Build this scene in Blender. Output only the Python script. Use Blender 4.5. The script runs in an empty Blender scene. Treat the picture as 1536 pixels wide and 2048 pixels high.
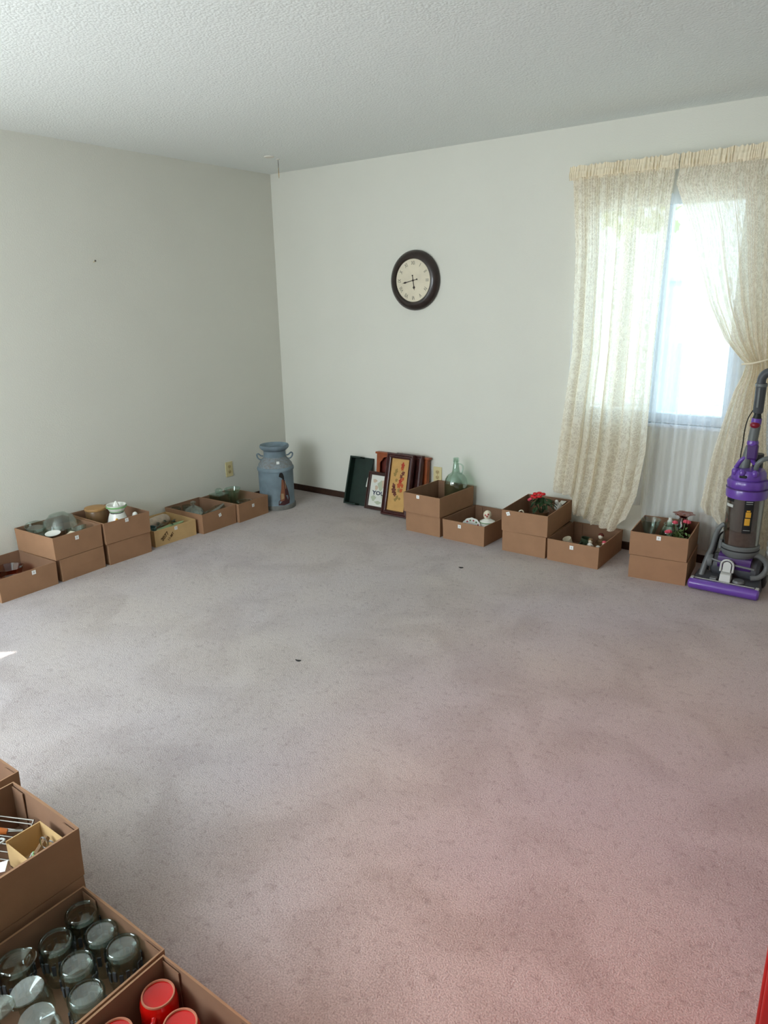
import bpy, math, random
from mathutils import Vector, Matrix, Euler
random.seed(7)
PI = math.pi
S = bpy.context.scene
COL = S.collection

# ------------------------------------------------------------------ camera
CX, CY, CH = 4.2016, -4.3138, 1.5294
YAW, PITCH, ROLL, FPX = -0.6377, 0.2873, -0.0201, 1448.08
cp, sp = math.cos(PITCH), math.sin(PITCH)
F_ = Vector((math.sin(YAW)*cp, math.cos(YAW)*cp, -sp))
R_ = Vector((math.cos(YAW), -math.sin(YAW), 0))
U_ = R_.cross(F_)
cr, sr = math.cos(ROLL), math.sin(ROLL)
X_ = cr*R_ + sr*U_
Y_ = -sr*R_ + cr*U_
cd = bpy.data.cameras.new('camera'); cam = bpy.data.objects.new('camera', cd); COL.objects.link(cam)
cam.matrix_world = Matrix(((X_.x, Y_.x, -F_.x, CX), (X_.y, Y_.y, -F_.y, CY), (X_.z, Y_.z, -F_.z, CH), (0, 0, 0, 1)))
cd.sensor_fit = 'VERTICAL'; cd.sensor_height = 24.0; cd.lens = FPX/2048*24.0
cd.clip_start = 0.05; cd.clip_end = 200
S.camera = cam

# ------------------------------------------------------------------ world, sun, daylight, exposure
W = bpy.data.worlds.new('world'); S.world = W; W.use_nodes = True
wn = W.node_tree.nodes; wl = W.node_tree.links
bg = wn['Background']
tc = wn.new('ShaderNodeTexCoord'); sx = wn.new('ShaderNodeSeparateXYZ'); wl.new(tc.outputs['Generated'], sx.inputs[0])
rp = wn.new('ShaderNodeValToRGB'); wl.new(sx.outputs['Z'], rp.inputs[0])
rp.color_ramp.elements[0].position = 0.0; rp.color_ramp.elements[0].color = (0.74, 0.90, 1.0, 1)
rp.color_ramp.elements[1].position = 0.7; rp.color_ramp.elements[1].color = (0.50, 0.74, 1.0, 1)
wl.new(rp.outputs[0], bg.inputs['Color']); bg.inputs['Strength'].default_value = 4.2

SUN_DIR = Vector((1.15, 1.01, -2.08)).normalized()
sd = bpy.data.lights.new('sun', 'SUN'); sd.energy = 8.5; sd.angle = 0.009; sd.color = (1.0, 0.97, 0.93)
so = bpy.data.objects.new('sun', sd); COL.objects.link(so); so.rotation_euler = SUN_DIR.to_track_quat('-Z', 'Y').to_euler()
so.location = (-4, -8, 6)

def area(name, loc, target, sx_, sy_, energy, color, portal=False):
    d = bpy.data.lights.new(name, 'AREA'); d.shape = 'RECTANGLE'; d.size = sx_; d.size_y = sy_
    d.energy = energy; d.color = color
    if portal: d.cycles.is_portal = True
    o = bpy.data.objects.new(name, d); COL.objects.link(o); o.location = loc
    o.rotation_euler = (Vector(target)-Vector(loc)).to_track_quat('-Z', 'Z').to_euler()
    return o
area('patio_door_daylight', (-0.16, -4.62, 1.06), (3.0, -4.2, 0.9), 1.45, 2.0, 50, (0.90, 0.96, 1.0))
area('front_window_daylight', (1.55, -5.66, 1.45), (1.8, 0, 1.1), 1.7, 1.2, 56, (0.90, 0.96, 1.0))
area('window_portal', (2.94, 0.13, 1.42), (2.94, -3, 1.42), 0.9, 1.24, 1, (1, 1, 1), portal=True)
# added red spot standing in for bounce off a red surface onto the near carpet
ld_ = bpy.data.lights.new('red_bounce_fill', 'SPOT'); ld_.energy = 92; ld_.color = (1.0, 0.10, 0.06); ld_.spot_size = math.radians(66); ld_.spot_blend = 1.0; ld_.shadow_soft_size = 0.15
lo_ = bpy.data.objects.new('red_bounce_fill', ld_); COL.objects.link(lo_); lo_.location = (3.98, -4.2, 2.32)
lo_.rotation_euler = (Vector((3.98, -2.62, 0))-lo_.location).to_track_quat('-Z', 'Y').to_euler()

S.view_settings.view_transform = 'Standard'; S.view_settings.look = 'None'
S.view_settings.exposure = 0.2; S.view_settings.gamma = 1.0; S.view_settings.use_curve_mapping = False

# ------------------------------------------------------------------ materials
def srgb(r, g, b):
    f = lambda c: (c/255/12.92) if c/255 <= 0.04045 else ((c/255+0.055)/1.055)**2.4
    return (f(r), f(g), f(b), 1)
MC = {}
def mat(name, col, rough=0.6, metal=0.0, var=0.0, vscale=8.0, bump=0.0, bscale=60.0, spec=0.5, trans=0.0, ior=1.45, coat=0.0, alpha=None, emit=None, var2=None):
    if name in MC: return MC[name]
    m = bpy.data.materials.new(name); m.use_nodes = True; MC[name] = m
    nt = m.node_tree; n = nt.nodes; l = nt.links; p = n['Principled BSDF']
    c = srgb(*col)
    p.inputs['Base Color'].default_value = c; p.inputs['Roughness'].default_value = rough
    p.inputs['Metallic'].default_value = metal; p.inputs['Specular IOR Level'].default_value = spec
    p.inputs['Transmission Weight'].default_value = trans; p.inputs['IOR'].default_value = ior
    p.inputs['Coat Weight'].default_value = coat
    t = n.new('ShaderNodeTexCoord')
    if var > 0 or var2:
        nz = n.new('ShaderNodeTexNoise'); nz.inputs['Scale'].default_value = vscale; nz.inputs['Detail'].default_value = 5
        l.new(t.outputs['Object'], nz.inputs['Vector'])
        r = n.new('ShaderNodeValToRGB'); r.color_ramp.elements[0].position = 0.32; r.color_ramp.elements[1].position = 0.68
        c2 = srgb(*var2) if var2 else tuple(x*(1-var) for x in c[:3])+(1,)
        r.color_ramp.elements[0].color = c2; r.color_ramp.elements[1].color = c if var2 else tuple(min(1, x*(1+var)) for x in c[:3])+(1,)
        l.new(nz.outputs['Fac'], r.inputs[0]); l.new(r.outputs[0], p.inputs['Base Color'])
    if bump > 0:
        nb = n.new('ShaderNodeTexNoise'); nb.inputs['Scale'].default_value = bscale; nb.inputs['Detail'].default_value = 4
        l.new(t.outputs['Object'], nb.inputs['Vector'])
        b = n.new('ShaderNodeBump'); b.inputs['Strength'].default_value = bump; b.inputs['Distance'].default_value = 0.004
        l.new(nb.outputs['Fac'], b.inputs['Height']); l.new(b.outputs[0], p.inputs['Normal'])
    return m

def wall_mat():
    m = mat('wall_paint', (221, 220, 209), rough=0.85, var=0.012, vscale=2.5, bump=0.25, bscale=140, spec=0.2); return m
def ceiling_mat():
    m = mat('ceiling_texture', (232, 236, 232), rough=0.95, spec=0.1)
    nt = m.node_tree; n = nt.nodes; l = nt.links; p = n['Principled BSDF']
    t = n.new('ShaderNodeTexCoord')
    v = n.new('ShaderNodeTexVoronoi'); v.inputs['Scale'].default_value = 95
    z = n.new('ShaderNodeTexNoise'); z.inputs['Scale'].default_value = 60; z.inputs['Detail'].default_value = 6
    l.new(t.outputs['Object'], v.inputs['Vector']); l.new(t.outputs['Object'], z.inputs['Vector'])
    a = n.new('ShaderNodeMath'); a.operation = 'SUBTRACT'; l.new(z.outputs['Fac'], a.inputs[0]); l.new(v.outputs['Distance'], a.inputs[1])
    b = n.new('ShaderNodeBump'); b.inputs['Strength'].default_value = 0.4; b.inputs['Distance'].default_value = 0.004
    l.new(a.outputs[0], b.inputs['Height']); l.new(b.outputs[0], p.inputs['Normal'])
    return m
def carpet_mat():
    m = mat('carpet', (190, 176, 170), rough=1.0, spec=0.05)
    nt = m.node_tree; n = nt.nodes; l = nt.links; p = n['Principled BSDF']
    p.inputs['Sheen Weight'].default_value = 0.25; p.inputs['Sheen Roughness'].default_value = 0.6
    t = n.new('ShaderNodeTexCoord')
    def noise(sc, det, dist=0.0):
        z = n.new('ShaderNodeTexNoise'); z.inputs['Scale'].default_value = sc; z.inputs['Detail'].default_value = det
        z.inputs['Distortion'].default_value = dist; l.new(t.outputs['Object'], z.inputs['Vector']); return z
    fine = noise(230, 4); mid = noise(38, 7, 0.3); big = noise(3.1, 5, 0.8); hue = noise(1.1, 2)
    def ramp(src, c0, c1, p0, p1):
        r = n.new('ShaderNodeValToRGB'); r.color_ramp.elements[0].position = p0; r.color_ramp.elements[1].position = p1
        r.color_ramp.elements[0].color = c0; r.color_ramp.elements[1].color = c1; l.new(src.outputs['Fac'], r.inputs[0]); return r
    base = ramp(hue, srgb(188, 176, 175), srgb(193, 180, 172), 0.35, 0.65)
    def mul(a, b, f=1.0):
        x = n.new('ShaderNodeMix'); x.data_type = 'RGBA'; x.blend_type = 'MULTIPLY'; x.inputs[0].default_value = f
        l.new(a, x.inputs[6]); l.new(b, x.inputs[7]); return x.outputs[2]
    g = lambda v: (v, v, v, 1)
    r1 = ramp(fine, g(0.66), g(1.12), 0.32, 0.68)
    r2 = ramp(mid, (0.80, 0.77, 0.76, 1), g(1.0), 0.28, 0.45)
    r3 = ramp(big, (0.86, 0.84, 0.83, 1), g(1.0), 0.36, 0.56)
    c = mul(base.outputs[0], r1.outputs[0]); c = mul(c, r2.outputs[0]); c = mul(c, r3.outputs[0])
    l.new(c, p.inputs['Base Color'])
    ad = n.new('ShaderNodeMath'); ad.operation = 'MULTIPLY_ADD'; l.new(mid.outputs['Fac'], ad.inputs[0]); ad.inputs[1].default_value = 0.8; l.new(fine.outputs['Fac'], ad.inputs[2])
    b = n.new('ShaderNodeBump'); b.inputs['Strength'].default_value = 0.7; b.inputs['Distance'].default_value = 0.005
    l.new(ad.outputs[0], b.inputs['Height']); l.new(b.outputs[0], p.inputs['Normal'])
    return m
def cloth_mat(name, col, lace):
    m = bpy.data.materials.new(name); m.use_nodes = True; nt = m.node_tree; n = nt.nodes; l = nt.links
    n.clear(); out = n.new('ShaderNodeOutputMaterial')
    tr = n.new('ShaderNodeBsdfTransparent'); df = n.new('ShaderNodeBsdfDiffuse'); tl = n.new('ShaderNodeBsdfTranslucent')
    df.inputs[0].default_value = srgb(*col); tl.inputs[0].default_value = srgb(*col)
    m1 = n.new('ShaderNodeMixShader'); m1.inputs[0].default_value = 0.55 if lace else 0.5
    l.new(df.outputs[0], m1.inputs[1]); l.new(tl.outputs[0], m1.inputs[2])
    m2 = n.new('ShaderNodeMixShader'); l.new(tr.outputs[0], m2.inputs[1]); l.new(m1.outputs[0], m2.inputs[2])
    if lace:
        uv = n.new('ShaderNodeUVMap')
        nz = n.new('ShaderNodeTexNoise'); nz.inputs['Scale'].default_value = 22; nz.inputs['Detail'].default_value = 2; l.new(uv.outputs[0], nz.inputs['Vector'])
        ad = n.new('ShaderNodeVectorMath'); ad.operation = 'MULTIPLY_ADD'; l.new(nz.outputs['Color'], ad.inputs[0]); ad.inputs[1].default_value = (0.05, 0.05, 0); l.new(uv.outputs[0], ad.inputs[2])
        v1 = n.new('ShaderNodeTexVoronoi'); v1.feature = 'DISTANCE_TO_EDGE'; v1.inputs['Scale'].default_value = 52; l.new(ad.outputs[0], v1.inputs['Vector'])
        v2 = n.new('ShaderNodeTexVoronoi'); v2.inputs['Scale'].default_value = 17; l.new(ad.outputs[0], v2.inputs['Vector'])
        a1 = n.new('ShaderNodeMapRange'); a1.inputs['From Min'].default_value = 0.03; a1.inputs['From Max'].default_value = 0.13; a1.inputs['To Min'].default_value = 1.0; a1.inputs['To Max'].default_value = 0.0
        l.new(v1.outputs['Distance'], a1.inputs['Value'])
        a2 = n.new('ShaderNodeMapRange'); a2.inputs['From Min'].default_value = 0.26; a2.inputs['From Max'].default_value = 0.38; a2.inputs['To Min'].default_value = 1.0; a2.inputs['To Max'].default_value = 0.0
        l.new(v2.outputs['Distance'], a2.inputs['Value'])
        mx = n.new('ShaderNodeMath'); mx.operation = 'MAXIMUM'; l.new(a1.outputs[0], mx.inputs[0]); l.new(a2.outputs[0], mx.inputs[1])
        fa = n.new('ShaderNodeMapRange'); fa.inputs['To Min'].default_value = 0.72; fa.inputs['To Max'].default_value = 0.95; l.new(mx.outputs[0], fa.inputs['Value'])
        src = fa.outputs[0]
        cm = n.new('ShaderNodeMix'); cm.data_type = 'RGBA'; cm.inputs[6].default_value = srgb(246, 234, 212); cm.inputs[7].default_value = srgb(*col); l.new(mx.outputs[0], cm.inputs[0])
        l.new(cm.outputs[2], df.inputs[0]); l.new(cm.outputs[2], tl.inputs[0])
    else:
        v_ = n.new('ShaderNodeValue'); v_.outputs[0].default_value = 0.42; src = v_.outputs[0]
    # a weave seen edge-on is denser: opacity = 1-(1-a)*(1-0.85*facing)
    lw = n.new('ShaderNodeLayerWeight'); lw.inputs['Blend'].default_value = 0.5
    k1 = n.new('ShaderNodeMath'); k1.operation = 'SUBTRACT'; k1.inputs[0].default_value = 1.0; l.new(src, k1.inputs[1])
    k2 = n.new('ShaderNodeMath'); k2.operation = 'MULTIPLY_ADD'; l.new(lw.outputs['Facing'], k2.inputs[0]); k2.inputs[1].default_value = -0.9; k2.inputs[2].default_value = 1.0
    k3 = n.new('ShaderNodeMath'); k3.operation = 'MULTIPLY'; l.new(k1.outputs[0], k3.inputs[0]); l.new(k2.outputs[0], k3.inputs[1])
    k4 = n.new('ShaderNodeMath'); k4.operation = 'SUBTRACT'; k4.inputs[0].default_value = 1.0; l.new(k3.outputs[0], k4.inputs[1])
    l.new(k4.outputs[0], m2.inputs[0])
    l.new(m2.outputs[0], out.inputs[0]); MC[name] = m
    return m
def glass(name, col, rough=0.03, ior=1.3):
    if name in MC: return MC[name]
    m = bpy.data.materials.new(name); m.use_nodes = True; nt = m.node_tree; n = nt.nodes; l = nt.links
    n.clear(); out = n.new('ShaderNodeOutputMaterial')
    g = n.new('ShaderNodeBsdfGlossy'); g.inputs['Roughness'].default_value = rough; g.inputs['Color'].default_value = (0.9, 0.95, 0.93, 1)
    t = n.new('ShaderNodeBsdfTransparent'); t.inputs['Color'].default_value = srgb(*col)
    f = n.new('ShaderNodeLayerWeight'); f.inputs['Blend'].default_value = 0.42
    mr = n.new('ShaderNodeMapRange'); mr.inputs['To Min'].default_value = 0.06; mr.inputs['To Max'].default_value = 0.42
    l.new(f.outputs['Facing'], mr.inputs['Value'])
    mx = n.new('ShaderNodeMixShader'); l.new(mr.outputs[0], mx.inputs[0]); l.new(t.outputs[0], mx.inputs[1]); l.new(g.outputs[0], mx.inputs[2])
    l.new(mx.outputs[0], out.inputs[0]); MC[name] = m
    return m

M = dict(
 wall=wall_mat(), ceil=ceiling_mat(), carpet=carpet_mat(),
 base=mat('dark_baseboard', (58, 36, 26), 0.45, var=0.2, vscale=30),
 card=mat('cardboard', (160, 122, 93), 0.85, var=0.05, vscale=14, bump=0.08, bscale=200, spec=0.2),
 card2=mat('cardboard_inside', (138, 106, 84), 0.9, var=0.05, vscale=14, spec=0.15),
 pale=mat('pale_cardboard', (206, 172, 122), 0.85, var=0.05, vscale=14, spec=0.2),
 sticker=mat('sticker_white', (240, 240, 236), 0.6), ink=mat('ink', (45, 45, 50), 0.7), marker=mat('brown_marker', (92, 66, 34), 0.7),
 almond=mat('almond_plastic', (214, 200, 150), 0.4), slot=mat('dark_slot', (30, 26, 22), 0.6), outl=mat('almond_receptacle', (190, 168, 120), 0.4),
 bronze=mat('dark_bronze', (44, 32, 28), 0.35, var=0.3, vscale=25, coat=0.3), dial=mat('clock_dial', (222, 212, 188), 0.6, var=0.06, vscale=12), numer=mat('clock_numerals', (110, 108, 92), 0.7), hand=mat('clock_hands', (40, 26, 20), 0.5),
 glass=glass('clear_glass', (236, 242, 238)), green=glass('green_glass', (234, 245, 239)), amberg=glass('amber_glass', (196, 112, 52)), glassd=glass('thick_glass', (236, 241, 238)),
 pane=glass('window_glass', (246, 250, 250), 0.0),
 white=mat('white_ceramic', (236, 236, 228), 0.2, coat=0.4), cream=mat('cream_ceramic', (224, 214, 190), 0.3, coat=0.3),
 gtrim=mat('green_trim', (130, 182, 120), 0.3, coat=0.3), pgreen=mat('pale_green_glaze', (150, 172, 128), 0.3, coat=0.3), teal=mat('teal_glaze', (70, 104, 104), 0.3, coat=0.3),
 dgreen=mat('dark_green_glaze', (52, 66, 46), 0.35, coat=0.3), brownc=mat('brown_crock', (124, 94, 62), 0.4, var=0.1, coat=0.2), tanlid=mat('tan_lid', (178, 136, 86), 0.5, var=0.08),
 red=mat('red_glaze', (196, 18, 12), 0.14, coat=0.35), bare=mat('bare_clay', (186, 120, 92), 0.8),
 pink=mat('pink_petal', (216, 82, 100), 0.7), redp=mat('red_petal', (206, 40, 44), 0.7), leaf=mat('leaf_green', (38, 64, 32), 0.5, var=0.3, vscale=40), lleaf=mat('light_leaf', (96, 122, 66), 0.6, var=0.2, vscale=40),
 rose=mat('rose_speck', (178, 70, 70), 0.6), beige=mat('beige_ceramic', (186, 168, 148), 0.5, var=0.15, vscale=30),
 can=mat('blue_milk_can_paint', (128, 146, 156), 0.6, vscale=9, var2=(104, 118, 126), bump=0.15, bscale=50), canrust=mat('milk_can_rusty_paint', (134, 146, 152), 0.7, vscale=60, var2=(124, 122, 120)), canbase=mat('milk_can_base_ring', (116, 116, 112), 0.7, var=0.15, vscale=30), canin=mat('milk_can_inside', (96, 108, 112), 0.7),
 black=mat('black_paint', (26, 24, 24), 0.6), maroon=mat('maroon_paint', (66, 34, 36), 0.6), rust=mat('rust_paint', (134, 84, 60), 0.6), tan=mat('tan_paint', (170, 140, 104), 0.6),
 dkgreen=mat('dark_green_wood', (20, 40, 31), 0.5, var=0.2, vscale=20), owood=mat('orange_wood', (150, 74, 34), 0.45, var=0.18, vscale=22), owood2=mat('orange_wood_dark', (96, 34, 22), 0.5, var=0.2, vscale=20),
 mahog=mat('mahogany_frame', (66, 30, 26), 0.35, var=0.25, vscale=26, coat=0.2), dwood=mat('dark_frame_wood', (62, 40, 34), 0.45, var=0.2, vscale=26), matte=mat('picture_white', (226, 226, 216), 0.7), gold=mat('picture_gold', (200, 156, 90), 0.6, var=0.06, vscale=20),
 p_or=mat('print_orange', (186, 84, 40), 0.7), p_red=mat('print_red', (176, 56, 36), 0.7), p_br=mat('print_brown', (112, 60, 44), 0.7), p_ol=mat('print_olive', (150, 124, 66), 0.7), p_navy=mat('print_navy', (50, 56, 76), 0.7), p_pg=mat('print_pale_green', (184, 190, 164), 0.7), p_pe=mat('print_peach', (206, 184, 160), 0.7),
 whitef=mat('window_frame_white', (226, 232, 238), 0.4), rod=mat('rod_white', (224, 220, 208), 0.5),
 lace=cloth_mat('cream_lace', (250, 243, 226), True), laceh=mat('cream_header', (236, 224, 196), 0.9, bump=0.2, bscale=150), sheer=cloth_mat('white_sheer', (238, 240, 242), False),
 purple=mat('purple_plastic', (104, 66, 160), 0.3, coat=0.4), purpled=mat('dark_purple_plastic', (72, 42, 104), 0.35), vgrey=mat('grey_plastic', (106, 109, 108), 0.4), vdark=mat('charcoal_plastic', (72, 74, 78), 0.45), vlight=mat('light_grey_plastic', (196, 198, 192), 0.4), vblack=mat('black_plastic', (20, 20, 22), 0.5), vred=mat('red_button', (130, 24, 44), 0.3), vyel=mat('yellow_label', (216, 160, 50), 0.5), vbin=glass('clear_bin', (222, 218, 216), 0.08), vshroud=mat('bin_shroud', (140, 134, 130), 0.5), dust=mat('dust', (136, 112, 102), 0.95, var=0.2, vscale=60),
 steel=mat('steel', (190, 190, 188), 0.25, metal=1.0), dsteel=mat('dull_steel', (120, 116, 108), 0.4, metal=0.9), orange=mat('orange_handle', (196, 110, 48), 0.5),
 redcab=mat('red_cabinet_paint', (150, 20, 16), 0.35, var=0.15, vscale=10, coat=0.2), brass=mat('brass', (176, 140, 74), 0.35, metal=0.9),
 lawn=mat('gravel_yard', (222, 220, 208), 0.95, var=0.2, vscale=4), concrete=mat('concrete', (206, 204, 196), 0.9, var=0.05), trunk=mat('bark', (96, 78, 62), 0.9), foliage=mat('foliage', (150, 168, 70), 0.8, var=0.3, vscale=3), post=mat('pale_blue_paint', (140, 186, 220), 0.6), siding=mat('house_siding', (214, 214, 206), 0.8),
)

# ------------------------------------------------------------------ mesh helper
class G:
    def __init__(s): s.v = []; s.f = []; s.T = Matrix.Identity(4)
    def at(s, loc=(0, 0, 0), rot=(0, 0, 0), sc=(1, 1, 1)):
        s.T = Matrix.Translation(loc) @ Euler(rot).to_matrix().to_4x4() @ Matrix.Diagonal((*sc, 1)); return s
    def add(s, vs, fs):
        o = len(s.v); s.v += [tuple(s.T @ Vector(p)) for p in vs]; s.f += [tuple(i+o for i in f) for f in fs]; return s
    def box(s, c, d, rz=0):
        x, y, z = (k/2 for k in d); R = Matrix.Rotation(rz, 3, 'Z'); c = Vector(c)
        P = [(-x,-y,-z),(x,-y,-z),(x,y,-z),(-x,y,-z),(-x,-y,z),(x,-y,z),(x,y,z),(-x,y,z)]
        return s.add([c + R @ Vector(p) for p in P], [(0,3,2,1),(4,5,6,7),(0,1,5,4),(1,2,6,5),(2,3,7,6),(3,0,4,7)])
    def span(s, a, b): return s.box([(p+q)/2 for p, q in zip(a, b)], [abs(q-p) for p, q in zip(a, b)])
    def lathe(s, prof, seg=24, c=(0, 0, 0), fn=None, arc=None):
        vs = []; fs = []; n = len(prof); full = arc is None
        a0, a1 = (0, 2*PI) if full else arc
        k = seg if full else seg+1
        for i in range(k):
            a = a0+(a1-a0)*i/seg
            for j, (r, z) in enumerate(prof):
                rr = r*(fn(a, j) if fn else 1)
                vs.append((c[0]+rr*math.cos(a), c[1]+rr*math.sin(a), c[2]+z))
        for i in range(seg):
            i2 = (i+1) % k
            for j in range(n-1): fs.append((i*n+j, i2*n+j, i2*n+j+1, i*n+j+1))
        if full:
            if prof[0][0] > 1e-6 and prof[0] != prof[-1]: fs.append(tuple(i*n for i in range(k))[::-1])
            if prof[-1][0] > 1e-6 and prof[0] != prof[-1]: fs.append(tuple(i*n+n-1 for i in range(k)))
        return s.add(vs, fs)
    def shell(s, prof, th, seg=28, c=(0, 0, 0), fn=None):   # vessel: outer profile from foot centre to rim, wall thickness th
        inn = [(max(r-th, 0.0005), z+(th if r < 0.002 or i == 0 else th*0.35)) for i, (r, z) in enumerate(prof)]
        inn[-1] = (prof[-1][0]-th, prof[-1][1])
        pr = [(0.0004, prof[0][1])] + list(prof) + inn[::-1] + [(0.0004, prof[0][1]+th)]
        return s.lathe(pr, seg, c, fn)
    def tube(s, pts, r, seg=8, closed=False):
        pts = [Vector(p) for p in pts]; n = len(pts); vs = []; fs = []; up = None
        rs = r if isinstance(r, (list, tuple)) else [r]*n
        for i in range(n):
            a = pts[(i-1) % n] if (closed or i > 0) else pts[0]; b = pts[(i+1) % n] if (closed or i < n-1) else pts[-1]
            d = (b-a).normalized()
            if up is None: up = Vector((0, 0, 1)) if abs(d.z) < 0.9 else Vector((1, 0, 0))
            u = d.cross(up).normalized(); w = u.cross(d).normalized(); up = w
            for k in range(seg):
                an = 2*PI*k/seg; vs.append(pts[i] + (u*math.cos(an)+w*math.sin(an))*rs[i])
        for i in range(n if closed else n-1):
            j = (i+1) % n
            for k in range(seg): k2 = (k+1) % seg; fs.append((i*seg+k, j*seg+k, j*seg+k2, i*seg+k2))
        if not closed: fs.append(tuple(range(seg))); fs.append(tuple((n-1)*seg+k for k in range(seg))[::-1])
        return s.add(vs, fs)
    def prism(s, poly, h):     # polygon in xy, extruded in +z by h
        n = len(poly); vs = [(x, y, 0) for x, y in poly]+[(x, y, h) for x, y in poly]
        fs = [tuple(range(n))[::-1], tuple(range(n, 2*n))]+[(i, (i+1) % n, (i+1) % n+n, i+n) for i in range(n)]
        return s.add(vs, fs)
    def ball(s, c, r, seg=12, rings=8):
        r3 = r if isinstance(r, (tuple, list)) else (r, r, r); vs = []; fs = []
        for i in range(rings+1):
            t = PI*i/rings
            for k in range(seg): a = 2*PI*k/seg; vs.append((c[0]+r3[0]*math.sin(t)*math.cos(a), c[1]+r3[1]*math.sin(t)*math.sin(a), c[2]-r3[2]*math.cos(t)))
        for i in range(rings):
            for k in range(seg): fs.append((i*seg+k, i*seg+(k+1) % seg, (i+1)*seg+(k+1) % seg, (i+1)*seg+k))
        return s.add(vs, fs)
    def text(s, body, size, depth=0.0006, bold=0.0):
        cu = bpy.data.curves.new('t', 'FONT'); cu.body = body; cu.size = size; cu.extrude = depth/2; cu.offset = bold; cu.align_x = 'CENTER'; cu.align_y = 'CENTER'; cu.resolution_u = 2
        ob = bpy.data.objects.new('t', cu); COL.objects.link(ob)
        me = bpy.data.meshes.new_from_object(ob.evaluated_get(bpy.context.evaluated_depsgraph_get()))
        s.add([v.co[:] for v in me.vertices], [tuple(p.vertices) for p in me.polygons])
        bpy.data.objects.remove(ob); bpy.data.curves.remove(cu); bpy.data.meshes.remove(me); return s
    def obj(s, name, m, parent=None, smooth=False, bevel=0, loc=(0, 0, 0), rot=(0, 0, 0), label=None, cat=None, group=None, kind=None):
        me = bpy.data.meshes.new(name); me.from_pydata(s.v, [], s.f); me.update()
        me.materials.append(M[m] if isinstance(m, str) else m)
        if smooth:
            me.polygons.foreach_set('use_smooth', [True]*len(me.polygons))
            try: me.set_sharp_from_angle(angle=math.radians(40))
            except Exception: pass
        o = bpy.data.objects.new(name, me); COL.objects.link(o); o.location = loc; o.rotation_euler = rot
        if parent: o.parent = parent
        if bevel:
            b = o.modifiers.new('bevel', 'BEVEL'); b.width = bevel; b.segments = 2; b.limit_method = 'ANGLE'
        tag(o, label, cat, group, kind); return o
def tag(o, label=None, cat=None, group=None, kind=None):
    if label: o['label'] = label
    if cat: o['category'] = cat
    if group: o['group'] = group
    if kind: o['kind'] = kind
def thing(name, label, cat, loc=(0, 0, 0), rot=(0, 0, 0), group=None):
    o = bpy.data.objects.new(name, None); COL.objects.link(o); o.empty_display_size = 0.05
    o.location = loc; o.rotation_euler = rot; tag(o, label, cat, group); return o
def dup(root, loc, rot, label):
    r = root.copy(); COL.objects.link(r); r.location = loc; r.rotation_euler = rot; r['label'] = label
    for ch in root.children:
        c = ch.copy(); COL.objects.link(c); c.parent = r
        for g in ch.children: d = g.copy(); COL.objects.link(d); d.parent = c
    return r
def spline(pts, n=6):
    pts = [Vector(p) for p in pts]; P = [pts[0]*2-pts[1]]+pts+[pts[-1]*2-pts[-2]]; out = []
    for i in range(1, len(P)-2):
        for k in range(n):
            t = k/n; a, b, c, d = P[i-1:i+3]
            out.append(0.5*((2*b)+(c-a)*t+(2*a-5*b+4*c-d)*t*t+(3*b-a-3*c+d)*t**3))
    return out+[pts[-1]]
def lerp(tab, z):
    tab = sorted(tab)
    if z <= tab[0][0]: return tab[0][1]
    for (a, b), (c, d) in zip(tab, tab[1:]):
        if z <= c: return b+(d-b)*(z-a)/(c-a)
    return tab[-1][1]

# ------------------------------------------------------------------ room
RX, RY, RH = 6.6, -5.6, 2.44
T = 0.12
WX0, WX1, WZ0, WZ1 = 2.50, 3.40, 0.80, 2.04       # window opening in the far wall
DY0, DY1, DZ1 = -5.35, -3.80, 2.08                   # patio door opening in the left wall, beyond the frame
g = G(); nx, ny = 60, 70
for j in range(ny+1):
    for i in range(nx+1):
        x = RX*i/nx; y = RY*j/ny
        g.v.append((x, y, 0.0))
for j in range(ny):
    for i in range(nx): a = j*(nx+1)+i; g.f.append((a, a+nx+1, a+nx+2, a+1))
g.box((RX/2, RY/2, -0.03), (RX, -RY, 0.055)).obj('floor', 'carpet', kind='structure', label='beige and mauve cut pile carpet')
G().span((-T, RY-T, RH), (RX+T, T, RH+0.1)).obj('ceiling', 'ceil', kind='structure', label='white popcorn textured ceiling')
G().span((-T, RY-T, -0.05), (0, DY0, RH)).span((-T, DY1, -0.05), (0, T, RH)).span((-T, DY0, DZ1), (0, DY1, RH)).obj('wall_left', 'wall', kind='structure')
G().span((RX, RY-T, -0.05), (RX+T, T, RH)).obj('wall_right', 'wall', kind='structure')
g = G().span((0, 0, -0.05), (WX0, T, RH)).span((WX1, 0, -0.05), (RX, T, RH)).span((WX0, 0, -0.05), (WX1, T, WZ0)).span((WX0, 0, WZ1), (WX1, T, RH))
g.obj('wall_back', 'wall', kind='structure')
G().span((0, RY, -0.05), (0.7, RY-T, RH)).span((2.4, RY, -0.05), (RX, RY-T, RH)).span((0.7, RY, -0.05), (2.4, RY-T, 0.85)).span((0.7, RY, 2.05), (2.4, RY-T, RH)).obj('wall_front', 'wall', kind='structure')
def baseboard(name, a, b):
    g = G().span((a[0], a[1], 0), (b[0], b[1], 0.05)); g.obj(name, 'base', kind='structure', bevel=0.004)
baseboard('baseboard_back', (0.014, -0.013), (RX, -0.0005)); baseboard('baseboard_left', (0.0005, DY1), (0.013, -0.0005))
baseboard('baseboard_right', (RX-0.013, RY), (RX-0.0005, -0.014))
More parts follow.
